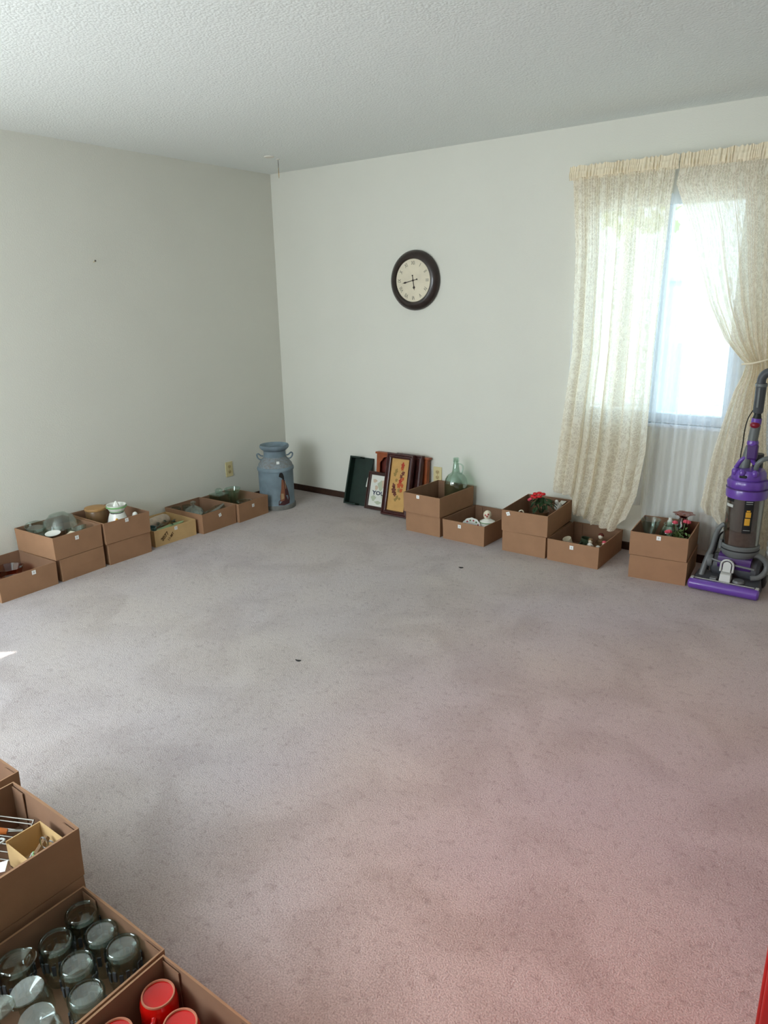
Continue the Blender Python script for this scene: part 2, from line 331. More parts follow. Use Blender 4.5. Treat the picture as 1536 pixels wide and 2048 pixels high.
# window
w = G()
fw = 0.055
w.span((WX0, 0.03, WZ0), (WX0+fw, 0.10, WZ1)).span((WX1-fw-0.01, 0.03, WZ0), (WX1, 0.10, WZ1)).span((WX0+fw, 0.03, WZ0), (WX1-fw-0.01, 0.10, WZ0+fw)).span((WX0+fw, 0.03, WZ1-fw), (WX1-fw-0.01, 0.10, WZ1))
wo = w.obj('window_1', 'whitef', kind='structure', label='white framed sliding window behind the curtains')
mid = (WX0+WX1)/2
G().span((mid-0.022, 0.045, WZ0+fw), (mid+0.022, 0.085, WZ1-fw)).obj('meeting_stile', 'whitef', wo)
G().span((WX0+fw, 0.062, WZ0+fw), (mid-0.022, 0.066, WZ1-fw)).obj('window_pane', 'pane', wo)
G().span((mid+0.022, 0.072, WZ0+fw), (WX1-fw-0.01, 0.076, WZ1-fw)).obj('window_pane', 'pane', wo)
G().span((WX0-0.02, -0.012, WZ0-0.02), (WX1+0.02, 0.03, WZ0)).obj('window_sill', 'whitef', wo, bevel=0.004)
# patio door frame behind the camera
d = G().span((-0.1, DY0, 0), (-0.02, DY0+0.04, DZ1)).span((-0.1, DY1-0.03, 0), (-0.06, DY1, DZ1)).span((-0.1, DY0+0.04, DZ1-0.03), (-0.06, DY1-0.03, DZ1))
do = d.obj('door_1', 'whitef', kind='structure', label='open white patio door frame')

fwn = G().span((0.7, RY-0.11, 0.85), (0.74, RY-0.08, 2.05)).span((2.36, RY-0.11, 0.85), (2.4, RY-0.08, 2.05)).span((0.74, RY-0.11, 2.01), (2.36, RY-0.08, 2.05)).span((0.74, RY-0.11, 0.85), (2.36, RY-0.08, 0.89)).obj('window_2', 'whitef', kind='structure', label='front window frame behind the photographer')

# outside
G().span((-20, T, -0.30), (25, 40, -0.22)).obj('ground_gravel', 'lawn', kind='structure')
G().span((0, T+0.02, -0.21), (6, 3.4, -0.16)).obj('patio_slab', 'concrete', kind='structure')
G().span((-25, -30, -0.30), (-T-0.02, -0.2, -0.22)).obj('ground_yard', 'concrete', kind='structure')
t = thing('leafy_tree', 'yellow green leafy tree in the yard, left in the window', 'tree', (0.25, 7.4, 0.75))
G().tube([(0, 0, -0.97), (0.05, 0, 1.2), (0, 0.05, 2.4)], [0.14, 0.1, 0.07], 8).obj('trunk', 'trunk', t)
g = G()
for i in range(300):
    a = random.uniform(0, 2*PI); r = 1.1*math.sqrt(random.random()); z = 2.6+random.uniform(-0.9, 1.2)
    q = Vector((r*math.cos(a)*(1-abs(z-2.6)*0.4), r*math.sin(a)*(1-abs(z-2.6)*0.4), z)); g.at(q, (random.random()*3, random.random()*3, random.random()*3))
    g.add([(-0.1, -0.06, 0), (0.1, -0.06, 0), (0.12, 0.08, 0.03), (-0.08, 0.09, 0)], [(0, 1, 2, 3)])
g.obj('foliage', 'foliage', t, kind='stuff')
t = thing('yard_post', 'pale blue painted post standing outside behind the sheer curtain', 'post', (1.98, 4.0, -0.22))
G().box((0, 0, 0.93), (0.17, 0.17, 1.86)).obj('post_shaft', 'post', t)
G().box((0, 0, 1.88), (0.22, 0.22, 0.04)).add([(-0.1, -0.1, 1.9), (0.1, -0.1, 1.9), (0.1, 0.1, 1.9), (-0.1, 0.1, 1.9), (0, 0, 1.96)], [(0, 1, 4), (1, 2, 4), (2, 3, 4), (3, 0, 4)]).obj('post_cap', 'post', t)

# ------------------------------------------------------------------ curtains
ROD_Y, ROD_Z = -0.105, 2.172
t = thing('curtain_rod', 'white curtain rod hidden in the gathered cream curtain header', 'curtain rod', (0, 0, 0))
G().tube([(2.445, -0.001, ROD_Z), (2.445, ROD_Y+0.02, ROD_Z), (2.455, ROD_Y, ROD_Z), (3.56, ROD_Y, ROD_Z), (3.57, ROD_Y+0.02, ROD_Z), (3.57, -0.001, ROD_Z)], 0.007, 8).obj('rod', 'rod', t)
G().box((2.445, -0.003, ROD_Z), (0.02, 0.006, 0.05)).obj('bracket', 'rod', t); G().box((3.57, -0.003, ROD_Z), (0.02, 0.006, 0.05)).obj('bracket', 'rod', t)

def sheet(name, mname, fn, nu, nv, parent, uvs):
    vs = []; fs = []; me = bpy.data.meshes.new(name)
    for j in range(nv+1):
        for i in range(nu+1): vs.append(fn(i/nu, j/nv))
    for j in range(nv):
        for i in range(nu): a = j*(nu+1)+i; fs.append((a, a+nu+1, a+nu+2, a+1))
    me.from_pydata(vs, [], fs); me.update()
    uvl = me.uv_layers.new(name='UVMap')
    for p in me.polygons:
        p.use_smooth = True
        for li, vi in zip(p.loop_indices, p.vertices):
            i = vi % (nu+1); j = vi//(nu+1); uvl.data[li].uv = (uvs[0]*i/nu, uvs[1]*(1-j/nv))
    me.materials.append(M[mname]); o = bpy.data.objects.new(name, me); COL.objects.link(o); o.parent = parent; return o
def folds(u, n, seed):
    # irregular pleat profile, -1..1
    return 0.62*math.sin(2*PI*n*u+seed)+0.30*math.sin(2*PI*n*1.73*u+seed*2.1+1)+0.2*math.sin(2*PI*n*0.57*u+seed*0.7)
def header(parent, x0, x1, seed):
    nu = 420; rnd = random.Random(seed); ph = [rnd.uniform(0, 6.28) for _ in range(6)]
    def fn(u, v):
        x = x0+(x1-x0)*u
        w_ = u*(x1-x0)
        r = (0.0035+0.003*math.sin(w_*37+ph[3]))*math.sin(w_*260+5*math.sin(w_*31+ph[4])+ph[0])+0.0035*math.sin(w_*470+4*math.sin(w_*53)+ph[1]+v*2)
        a = v*2*PI if False else 0
        prof = [(0.0, 2.212, 0.4), (0.2, 2.192, 1.0), (0.3, 2.184, 0.3), (0.55, 2.170, 0.9), (0.8, 2.156, 0.8), (0.9, 2.150, 0.3), (1.0, 2.140, 1.0)]
        z = lerp([(p[0], p[1]) for p in prof], v); amp = lerp([(p[0], p[2]) for p in prof], v)
        y = ROD_Y-0.012-(0.006 if 0.3 < v < 0.9 else 0)+r*amp
        return (x, min(y, ROD_Y-0.009), z+0.004*math.sin(w_*170+3*math.sin(w_*41)+ph[2])*(1-v))
    sheet('gathered_header', 'laceh', fn, nu, 12, parent, ((x1-x0)*2, 0.07))

# left lace panel
L_left = [(2.17, 2.452), (1.77, 2.485), (1.21, 2.49), (0.76, 2.445), (0.40, 2.41), (0.15, 2.395)]
L_right = [(2.17, 3.012), (1.99, 2.998), (1.5, 2.985), (1.22, 2.98), (0.9, 2.985), (0.66, 2.99), (0.4, 2.965), (0.19, 2.895)]
t = thing('lace_curtain', 'cream lace curtain panel hanging straight at the left of the window', 'curtain', (0, 0, 0), group='cream lace curtains')
def fl(u, v):
    bot = lerp([(0, 0.335), (0.22, 0.325), (0.27, 0.305), (0.34, 0.21), (0.55, 0.175), (0.68, 0.165), (0.85, 0.155), (0.93, 0.18), (1, 0.25)], u) + 0.004*math.sin(u*90)
    z = 2.15+(bot-2.15)*v
    xl = lerp(L_left, z); xr = lerp(L_right, z)
    k = 0.25+0.75*min(1, v*1.6)
    x = xl+(xr-xl)*u + 0.010*k*math.sin(2*PI*9*u+0.8)
    amp = 0.004+0.025*k
    fine = 0.0035*math.sin(2*PI*46*u+1)*max(0, 1-v*2.2)
    y0 = -0.122 - 0.075*max(0, (u-0.5)*2)**1.2*v**2 + 0.012*(1-u)*v
    return (x, min(-0.066, y0+amp*folds(u, 7.5, 0.6+0.5*v)+fine), z)
sheet('lace_cloth', 'lace', fl, 420, 90, t, (1.35, 2.0)); header(t, 2.436, 3.026, 3)
# right lace panel, tied back
R_in = [(2.17, 3.035), (2.07, 3.02), (1.84, 3.115), (1.66, 3.166), (1.47, 3.235), (1.284, 3.335), (1.20, 3.41), (1.165, 3.452), (1.10, 3.437), (1.02, 3.407), (0.83, 3.366), (0.65, 3.333), (0.376, 3.303), (0.2, 3.36)]
R_out = [(2.17, 3.57), (1.7, 3.575), (1.3, 3.57), (1.165, 3.565), (1.0, 3.60), (0.6, 3.68), (0.2, 3.74)]
t = thing('lace_curtain', 'cream lace curtain panel tied back at the right of the window', 'curtain', (0, 0, 0), group='cream lace curtains')
def fr(u, v):
    bot = lerp([(0, 0.36), (0.12, 0.32), (0.3, 0.24), (0.5, 0.19), (1, 0.16)], u)
    z = 2.15+(bot-2.15)*v
    xl = lerp(R_in, z); xr = lerp(R_out, z)
    # the swag of each strand dips towards the tie
    x = xl+(xr-xl)*u
    w = xr-xl; gather = max(0, 1-w/0.45)
    amp = 0.006+0.016*min(1, v*2)+0.012*gather
    y = -0.116+amp*folds(u, 6.5, 2.2)+0.003*math.sin(2*PI*40*u)*max(0, 1-v*2.5)
    return (x, min(-0.066, y), z)
sheet('lace_cloth', 'lace', fr, 360, 110, t, (1.35, 2.0)); header(t, 3.032, 3.58, 5)
G().tube(spline([(3.440, -0.150, 1.165), (3.50, -0.168, 1.175), (3.57, -0.14, 1.20), (3.62, -0.04, 1.25), (3.625, -0.002, 1.255)], 5), 0.005, 6).obj('tieback', 'laceh', t, smooth=True, label='narrow cream tieback')
# white sheers
for k, (x0, x1, lab) in enumerate(((2.47, 2.975, 'white sheer under-curtain behind the left lace panel'), (2.987, 3.52, 'white sheer under-curtain hanging in the gap between the lace panels'))):
    t = thing('sheer_curtain', lab, 'curtain', (0, 0, 0), group='white sheer curtains')
    def fs_(u, v, x0=x0, x1=x1, k=k):
        z = 2.15+((0.09 if k else 0.30)-2.15)*v
        x = x0+(x1-x0)*u-0.03*v
        y = -0.031+(0.004+0.010*min(1, v*2))*folds(u, 8, 1.1+k)
        return (x, max(-0.048, min(-0.0165, y)), z)
    sheet('sheer_cloth', 'sheer', fs_, 260, 40, t, (1, 2))

# ------------------------------------------------------------------ wall things
def outlet(loc, rz, lab):
    t = thing('wall_outlet', lab, 'outlet', loc, (0, 0, rz), 'almond wall outlets')
    G().box((0, -0.003, 0), (0.07, 0.006, 0.115)).obj('cover_plate', 'almond', t, bevel=0.002)
    for z in (-0.02, 0.02):
        r = G(); r.prism([(0.016*math.cos(a)*1.0, 0.0125*math.sin(a)) for a in [2*PI*i/16 for i in range(16)]], 0.002)
        r = G().at((0, -0.006, z), (PI/2, 0, 0)); r.prism([(max(-.014, min(.014, 0.018*math.cos(a))), 0.013*math.sin(a)) for a in [2*PI*i/16 for i in range(16)]], 0.002)
        ro = r.obj('receptacle', 'outl', t)
        G().box((-0.006, -0.0083, z+0.002), (0.002, 0.001, 0.007)).box((0.006, -0.0083, z+0.002), (0.002, 0.001, 0.006)).box((0, -0.0083, z-0.007), (0.004, 0.001, 0.004)).obj('slot', 'slot', ro)
    G().at((0, -0.006, 0), (PI/2, 0, 0)).lathe([(0.0004, 0), (0.003, 0), (0.003, 0.001), (0.0004, 0.001)], 10).obj('screw', 'brass', t)
outlet((0, -0.640, 0.288), PI/2, 'almond wall outlet above the boxes on the left wall')
outlet((1.495, 0, 0.302), 0, 'almond wall outlet beside the glass jug on the far wall')

# clock
t = thing('wall_clock', 'round wall clock with dark bronze frame and roman numerals', 'clock', (1.316, 0, 1.640), (PI/2, 0, 0))
G().lathe([(0.150, 0.0), (0.190, 0.0), (0.197, 0.006), (0.197, 0.016), (0.190, 0.028), (0.176, 0.040), (0.160, 0.048), (0.148, 0.048), (0.141, 0.042), (0.139, 0.033), (0.150, 0.028)], 64).obj('clock_frame', 'bronze', t, smooth=True)
G().lathe([(0.0004, 0.0), (0.149, 0.0), (0.149, 0.034), (0.0004, 0.034)], 48).obj('dial', 'dial', t)
g = G(); NUM = ['XII', 'I', 'II', 'III', 'IV', 'V', 'VI', 'VII', 'VIII', 'IX', 'X', 'XI']
for i, s_ in enumerate(NUM):
    a = -2*PI*i/12
    G().at((-0.112*math.sin(a), 0.112*math.cos(a), 0.0345), (0, 0, a), (0.72, 1, 1)).text(s_, 0.036, 0.0006).obj('numeral', 'numer', t)
def clock_hand(name, ang, L, w, z):
    g = G().at((0, 0, z), (0, 0, -math.radians(ang)))
    g.prism([(-0.0022, -0.03), (0.0022, -0.03), (0.0022, L*0.55), (w, L*0.72), (0.0016, L*0.86), (0, L), (-0.0016, L*0.86), (-w, L*0.72), (-0.0022, L*0.55)], 0.0012)
    g.at().at((0, 0, z)); a = -math.radians(ang)
    g.lathe([(0.0004, 0), (0.005, 0), (0.005, 0.0012), (0.0004, 0.0012)], 12, (0.032*math.sin(a), -0.032*math.cos(a), 0))
    g.obj(name, 'hand', t)
clock_hand('hour_hand', 171.5, 0.066, 0.010, 0.0360); clock_hand('minute_hand', 258, 0.092, 0.0065, 0.0378)
G().lathe([(0.0004, 0.034), (0.006, 0.034), (0.006, 0.041), (0.0004, 0.041)], 14).obj('hub', 'hand', t, smooth=True)

# small fixings
t = thing('ceiling_hook', 'small ceiling hook with a dangling wire loop near the corner', 'hook', (0.48, -0.41, RH))
G().at((0, 0, -0.004)).lathe([(0.0004, 0), (0.012, 0), (0.012, 0.004), (0.0004, 0.004)], 14).obj('hook_plate', 'rod', t)
G().tube(spline([(0, 0, -0.003), (0, 0, -0.02), (0.012, -0.012, -0.03), (0.018, -0.018, -0.045), (0.004, -0.004, -0.055)], 4), 0.002, 6).obj('hook_arm', 'dsteel', t)
G().tube([(0.004+0.012*math.cos(a), -0.004-0.012*math.cos(a), -0.086+0.032*math.sin(a)) for a in [2*PI*i/18 for i in range(18)]], 0.0016, 5, True).obj('wire_loop', 'brass', t)
G().at((0.501, -0.516, RH-0.006)).lathe([(0.0004, 0.006), (0.035, 0.006), (0.03, 0), (0.0004, 0)], 20).obj('smoke_alarm', 'rod', smooth=True, label='small flat round white alarm on the ceiling by the corner', cat='smoke alarm')
t = thing('picture_nail', 'small nail stuck in the left wall', 'nail', (0, -1.58, 1.775))
G().tube([(0, 0, 0), (0.02, 0, 0.006)], 0.0022, 6).obj('nail_shank', 'almond', t); G().at((0.02, 0, 0.006), (0, PI/2, 0)).lathe([(0.0004, 0), (0.006, 0), (0.006, 0.002), (0.0004, 0.002)], 10).obj('nail_head', 'dsteel', t)
for (x, y, lab) in ((2.188, -0.848, 'small dark spot on the carpet in front of the jug boxes'), (2.17, -2.232, 'small dark spot in the middle of the carpet')):
    g = G().ball((0, 0, 0.001), (0.011, 0.006, 0.004), 8, 4).tube([(-0.014, 0.003, 0.003), (0, -0.004, 0.006), (0.013, 0.004, 0.003)], 0.0022, 5)
    g.obj('carpet_speck', 'slot', loc=(x, y, 0), rot=(0, 0, x*3), label=lab, cat='debris')

# ------------------------------------------------------------------ cardboard trays
BH = 0.134; TH = 0.004
def tray(lab, x, y, z, rz, w=0.31, d=0.34, h=BH, m='card', mi='card2', sticker=None, srot=0.0, group='cardboard trays', tilt=(0, 0), name='cardboard_tray', seams=True, seed=0):
    """local: width along x, front face at -y; origin at bottom centre"""
    t = thing(name, lab, 'box', (x, y, z), (tilt[0], tilt[1], rz), group)
    rnd = random.Random(seed+int(x*97)+int(y*131)); fl = 0.001 if 'lower' in lab else 0.004+rnd.random()*0.003     # rim flare
    if 'lower' in lab: w -= 0.009; d -= 0.009; h -= 0.001
    def ring(hw, hd, zz, bulge, n=6):
        P = []
        for (ax, ay, bx, by) in ((-1, -1, 1, -1), (1, -1, 1, 1), (1, 1, -1, 1), (-1, 1, -1, -1)):
            for k in range(n):
                u = k/n; px = ax+(bx-ax)*u; py = ay+(by-ay)*u; s_ = math.sin(PI*u)*bulge
                ox = px*hw+(px if abs(ax-bx) < 1 else 0)*s_; oy = py*hd+(py if abs(ay-by) < 1 else 0)*s_
                P.append((ox, oy, zz))
        return P
    N = 24
    rings = [ring(w/2-0.003, d/2-0.003, 0, 0), ring(w/2-0.002, d/2-0.002, h*0.5, 0.002), ring(w/2-0.003+fl*0.5, d/2-0.003+fl*0.5, h, rnd.uniform(-0.001, 0.003)),
             ring(w/2-0.003+fl*0.5-TH, d/2-0.003+fl*0.5-TH, h, 0), ring(w/2-0.003-TH, d/2-0.003-TH, TH, 0)]
    vs = sum(rings, []); fs = []
    for r in range(4):
        for k in range(N): k2 = (k+1) % N; fs.append((r*N+k, r*N+k2, (r+1)*N+k2, (r+1)*N+k))
    fs.append(tuple(range(N))[::-1]); fs.append(tuple(range(4*N, 5*N)))
    g = G(); g.add(vs, fs)
    o = g.obj('tray_body', m, t)
    o.data.materials.append(M[mi])
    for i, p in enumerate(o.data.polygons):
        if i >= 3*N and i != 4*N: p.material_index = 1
    # glued corner flaps seen inside
    if 'lower' not in lab:
        for a_ in (-1, 1):
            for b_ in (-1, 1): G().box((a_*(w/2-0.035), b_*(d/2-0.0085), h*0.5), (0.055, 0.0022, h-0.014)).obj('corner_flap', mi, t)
    if sticker is not None:
        s_ = G().at((sticker[0], -d/2-fl*0.5-0.0006, sticker[1]), (PI/2, 0, 0)); s_.at((sticker[0], -d/2-fl*0.3-0.0016, sticker[1]), (PI/2, 0, 0))
        Rz = Matrix.Rotation(srot, 4, 'Z'); s_.T = s_.T @ Rz
        s_.box((0, 0, 0), (0.023, 0.023, 0.0008)); so_ = s_.obj('price_sticker', 'sticker', t)
        q = G(); q.T = s_.T.copy(); q.text('5', 0.012, 0.0024); q.obj('price_mark', 'ink', so_)
    return t
HP = PI/2
LG = 'cardboard trays along the left wall'; FG = 'cardboard trays along the far wall'
dl = 0.385
# left wall row, front face towards +x ; local x -> world y
tray('cardboard tray of amber glass, nearest of the left wall row', 0.218, -2.492, 0, HP+0.03, 0.335, dl, sticker=(0.03, 0.115), group=LG, seed=1)
tray('lower cardboard tray under the tray heaped with clear glass', 0.208, -2.158, 0, HP+0.05, 0.30, dl, group=LG, seed=2)
tray('upper cardboard tray heaped with clear glass dishes by the left wall', 0.205, -2.170, BH+0.002, HP+0.045, 0.315, dl, sticker=(-0.01, 0.10), group=LG, seed=3)
tray('lower cardboard tray under the tray with the citrus juicer', 0.205, -1.826, 0, HP, 0.315, dl, group=LG, seed=4)
tray('upper cardboard tray holding the white and green citrus juicer', 0.208, -1.830, BH+0.002, HP-0.012, 0.32, dl, sticker=(-0.005, 0.120), group=LG, seed=5)
pt = tray('low pale cardboard tray with brown handwriting on its front', 0.190, -1.447, 0, HP-0.02, 0.335, 0.33, 0.110, 'pale', 'pale', sticker=(0.00, 0.092), group=LG, seed=6)
g = G(); g.at((-0.090, -0.1672, 0.058), (PI/2, math.radians(-38), 0)); g.text('2077', 0.034, 0.0006, 0.0006); g.at((-0.045, -0.1672, 0.045), (PI/2, math.radians(-42), 0)); g.text('11-MT', 0.024, 0.0006, 0.0004)
g.obj('handwriting', 'marker', pt)
tray('cardboard tray with the lidded glass dish, beside the pale tray', 0.200, -1.106, 0, HP+0.03, 0.315, dl, 0.138, sticker=(0.0, 0.10), srot=0.3, group=LG, seed=7)
tray('cardboard tray of glass beside the blue milk can', 0.212, -0.792, 0, HP+0.035, 0.305, dl, 0.138, sticker=(-0.01, 0.098), group=LG, seed=8)
# far wall row
yc = -0.234; dr = 0.41
tray('lower cardboard tray under the tray with the glass jug', 1.654, yc+0.003, 0, -0.045, 0.294, dr, group=FG, seed=9)
tray('upper cardboard tray holding the green glass jug', 1.655, yc-0.007, BH+0.004, -0.055, 0.302, dr, sticker=(-0.025, 0.118), group=FG, seed=10)
tray('cardboard tray of painted china on the floor beside the jug stack', 1.972, yc-0.006, 0, -0.035, 0.316, dr, sticker=(-0.025, 0.105), group=FG, seed=11)
tray('lower cardboard tray under the tray with the red potted flowers', 2.387, yc-0.004, 0, 0.0, 0.302, dr, group=FG, seed=12)
tray('upper cardboard tray holding the red potted flowers', 2.385, yc-0.012, BH+0.006, 0.03, 0.312, dr, sticker=(-0.105, 0.113), srot=0.35, group=FG, tilt=(0.02, 0), seed=13)
tray('cardboard tray of small figurines under the lace curtain hem', 2.702, yc-0.004, 0, 0.0, 0.318, dr, sticker=(-0.005, 0.105), group=FG, seed=14)
tray('lower cardboard tray beside the vacuum cleaner', 3.172, -0.262, 0, 0.09, 0.316, 0.362, group=FG, seed=15)
tray('upper cardboard tray holding glass and pink flowers beside the vacuum', 3.168, -0.264, BH+0.001, 0.085, 0.316, 0.362, sticker=(0.0, 0.115), group=FG, seed=16)
# foreground row
NG = 'cardboard trays in the near left foreground'
dn = 0.41
tray('lower cardboard tray under the utensil tray in the foreground', 2.520, -3.764, 0, 0, 0.318, dn, 0.134, group=NG, seed=17)
tray('cardboard tray of kitchen utensils, raised on another, in the foreground', 2.516, -3.765, 0.135, 0, 0.318, dn, 0.140, group=NG, seed=18)
tray('cardboard tray at the left edge of the frame beyond the utensil tray', 2.170, -3.735, 0.135, 0.02, 0.318, dn, 0.140, group=NG, seed=19)
tray('lower cardboard tray at the left edge of the frame', 2.170, -3.735, 0, 0.02, 0.318, dn, 0.134, group=NG, seed=20)
tray('cardboard tray of upturned jars and goblets in the foreground', 2.863, -3.790, 0, 0, 0.322, dn, 0.134, group=NG, seed=21)
tray('cardboard tray of upturned red mugs in the foreground', 3.190, -3.800, 0, 0, 0.318, dn, 0.134, group=NG, seed=22)

# ------------------------------------------------------------------ contents
def vessel(name, lab, cat, loc, prof, th, m, rot=(0, 0, 0), group=None, seg=28, fn=None):
    return G().shell(prof, th, seg, fn=fn).obj(name, m, smooth=True, loc=loc, rot=rot, label=lab, cat=cat, group=group)
# tray 1: amber glass
AG = 'amber glass dishes'
vessel('amber_glass_bowl', 'amber glass bowl nearest the front of the leftmost tray', 'bowl', (0.285, -2.52, 0.012), [(0.03, 0), (0.05, 0.02), (0.066, 0.055), (0.07, 0.062)], 0.004, 'amberg', group=AG, fn=lambda a, j: 1+0.04*math.cos(8*a))
vessel('amber_glass_bowl', 'amber glass bowl in the middle of the leftmost tray', 'bowl', (0.150, -2.46, 0.012), [(0.03, 0), (0.055, 0.03), (0.07, 0.075), (0.074, 0.082)], 0.004, 'amberg', group=AG, fn=lambda a, j: 1+0.05*math.cos(10*a))
vessel('amber_glass_goblet', 'amber glass goblet at the wall side of the leftmost tray', 'goblet', (0.10, -2.59, 0.008), [(0.032, 0), (0.032, 0.004), (0.006, 0.012), (0.006, 0.05), (0.03, 0.07), (0.038, 0.12)], 0.003, 'amberg', group=AG)
# tray 2 (z floor 0.14)
Z2 = BH+0.0075
CG = 'clear glass dishes heaped in the upper tray'
vessel('glass_cake_bowl', 'large upturned clear glass bowl topping the heap by the left wall', 'bowl', (0.140, -2.130, Z2+0.185), [(0.045, 0), (0.05, 0.008), (0.085, 0.03), (0.10, 0.075), (0.105, 0.085)], 0.005, 'glassd', rot=(PI+0.1, -0.1, 0), group=CG, fn=lambda a, j: 1+0.025*math.cos(14*a))
vessel('glass_platter', 'clear glass platter leaning in the glass heap nearest the viewer', 'platter', (0.19, -2.225, Z2+0.080), [(0.05, 0), (0.07, 0.004), (0.088, 0.016)], 0.004, 'glass', rot=(0.28, -0.15, 0), group=CG, fn=lambda a, j: 1+0.03*math.cos(12*a))
vessel('glass_dish', 'shallow clear glass dish at the back corner of the glass heap', 'dish', (0.085, -2.24, Z2+0.10), [(0.04, 0), (0.055, 0.01), (0.062, 0.035)], 0.004, 'glassd', rot=(0.1, 0.2, 0), group=CG)
vessel('glass_dish', 'clear glass dish at the far end of the glass heap', 'dish', (0.30, -2.105, Z2+0.075), [(0.03, 0), (0.05, 0.012), (0.062, 0.05)], 0.004, 'glassd', rot=(0, -0.3, 0), group=CG)
t = thing('white_saucer', 'white saucer lying on the clear glass heap', 'saucer', (0.298, -2.255, Z2+0.118), (0.1, 0.08, 0)); G().lathe([(0.0004, 0), (0.02, 0), (0.042, 0.006), (0.043, 0.008), (0.02, 0.004), (0.0004, 0.004)], 24).obj('saucer_disc', 'white', t, smooth=True)
G().at((0.345, -2.175, Z2+0.110), (0.15, 0.1, 0.5)).box((0, 0, 0), (0.03, 0.05, 0.008)).obj('yellow_soap_dish', 'cream', bevel=0.003, label='small pale yellow dish at the front of the glass heap', cat='dish')
# tray 3: juicer, crock, egg cup, bottle
JX, JY, JZ = 0.312, -1.838, Z2
t = thing('citrus_juicer', 'white ceramic citrus juicer with green trimmed bowl', 'juicer', (JX, JY, JZ))
G().shell([(0.058, 0), (0.066, 0.03), (0.064, 0.085), (0.054, 0.12), (0.044, 0.148)], 0.004).obj('juicer_jug', 'white', t, smooth=True)
G().at((0, 0, 0.148)).shell([(0.03, 0), (0.04, 0.006), (0.054, 0.03), (0.058, 0.048), (0.060, 0.052)], 0.004).obj('juicer_bowl', 'white', t, smooth=True)
G().at((0, 0, 0.148)).lathe([(0.0585, 0.034), (0.0615, 0.036), (0.0625, 0.043), (0.0600, 0.045), (0.0585, 0.034)], 28).obj('green_band', 'gtrim', t, smooth=True, label='green painted band')
G().at((0, 0, 0.148)).lathe([(0.034, 0.006), (0.044, 0.010), (0.046, 0.018), (0.043, 0.02), (0.034, 0.006)], 28).obj('green_band', 'gtrim', t, smooth=True, label='green painted band')
G().at((0, 0, 0.155)).lathe([(0.026, 0), (0.024, 0.02), (0.014, 0.05), (0.004, 0.066), (0.0004, 0.068)], 24, fn=lambda a, j: 1+0.10*math.cos(8*a)).obj('reamer', 'white', t, smooth=True)
G().ball((0.044, -0.036, 0.112), (0.010, 0.010, 0.014), 10, 6).obj('painted_lemon', 'vyel', t, smooth=True, label='raised yellow fruit on the jug side')
t = thing('stoneware_crock', 'brown stoneware crock with tan lid behind the citrus juicer', 'crock', (0.105, -1.855, Z2))
G().shell([(0.055, 0), (0.062, 0.02), (0.064, 0.13), (0.06, 0.138)], 0.005).obj('crock_body', 'brownc', t, smooth=True)
G().lathe([(0.0004, 0.138), (0.066, 0.138), (0.068, 0.145), (0.066, 0.153), (0.03, 0.157), (0.0004, 0.157)], 28).obj('crock_lid', 'tanlid', t, smooth=True)
t = thing('egg_cup', 'small white egg cup at the front corner of the juicer tray', 'cup', (0.362, -1.748, Z2), ); G().shell([(0.016, 0), (0.014, 0.01), (0.007, 0.03), (0.007, 0.07), (0.016, 0.10), (0.018, 0.118)], 0.003, 20).obj('cup_body', 'white', t, smooth=True)
G().ball((0, 0, 0.122), (0.016, 0.016, 0.016), 14, 8).obj('egg', 'white', t, smooth=True)
vessel('dark_glass_tumbler', 'clear glass tumbler at the near end of the juicer tray', 'tumbler', (0.135, -1.945, Z2), [(0.028, 0), (0.030, 0.05), (0.036, 0.10)], 0.003, 'glassd')
vessel('small_glass_dish', 'clear glass dish low beside the citrus juicer', 'dish', (0.26, -1.925, Z2), [(0.03, 0), (0.045, 0.02), (0.05, 0.055)], 0.003, 'glassd')
# pale tray
t = thing('folded_towel', 'beige folded towel roll in the pale cardboard tray', 'towel', (0.115, -1.42, 0.008), (0, 0, 0.1)); G().at((0, 0, 0.075), (HP, 0, 0)).lathe([(0.0004, -0.09), (0.034, -0.09), (0.04, -0.07), (0.041, 0), (0.039, 0.07), (0.03, 0.09), (0.0004, 0.09)], 20, fn=lambda a, j: 1+0.05*math.sin(3*a+j)).obj('towel_roll', 'beige', t, smooth=True)
G().box((0, 0, 0.020), (0.11, 0.16, 0.036)).obj('towel_base', 'p_pe', t, bevel=0.008)
t = thing('green_relish_dish', 'long pale green relish dish in the pale cardboard tray', 'dish', (0.275, -1.425, 0.055), (0.05, -0.2, 0.0)); G().at(sc=(0.45, 1, 1)).shell([(0.06, 0), (0.08, 0.004), (0.105, 0.03), (0.11, 0.034)], 0.005, 30).obj('dish_body', 'pgreen', t, smooth=True)
t = thing('teal_bowl', 'teal glazed bowl at the near end of the pale tray', 'bowl', (0.20, -1.545, 0.008)); G().shell([(0.025, 0), (0.035, 0.02), (0.044, 0.06), (0.046, 0.085)], 0.004).obj('bowl_body', 'teal', t, smooth=True)
g = G()
for i in range(14):
    a = random.uniform(0, 6.28); g.at((0.195+0.014*math.cos(a), -1.40+0.05*math.sin(a), 0.082+0.010*random.random()), (random.uniform(-.5, .5), random.uniform(-.5, .5), a)); g.add([(0, 0, 0), (0.02, -0.009, 0.004), (0.04, 0, 0), (0.02, 0.009, 0.004)], [(0, 1, 2, 3)])
g.obj('leaf_sprig', 'dgreen', kind='stuff', label='dark green artificial leaf sprig in the pale tray', cat='plant')
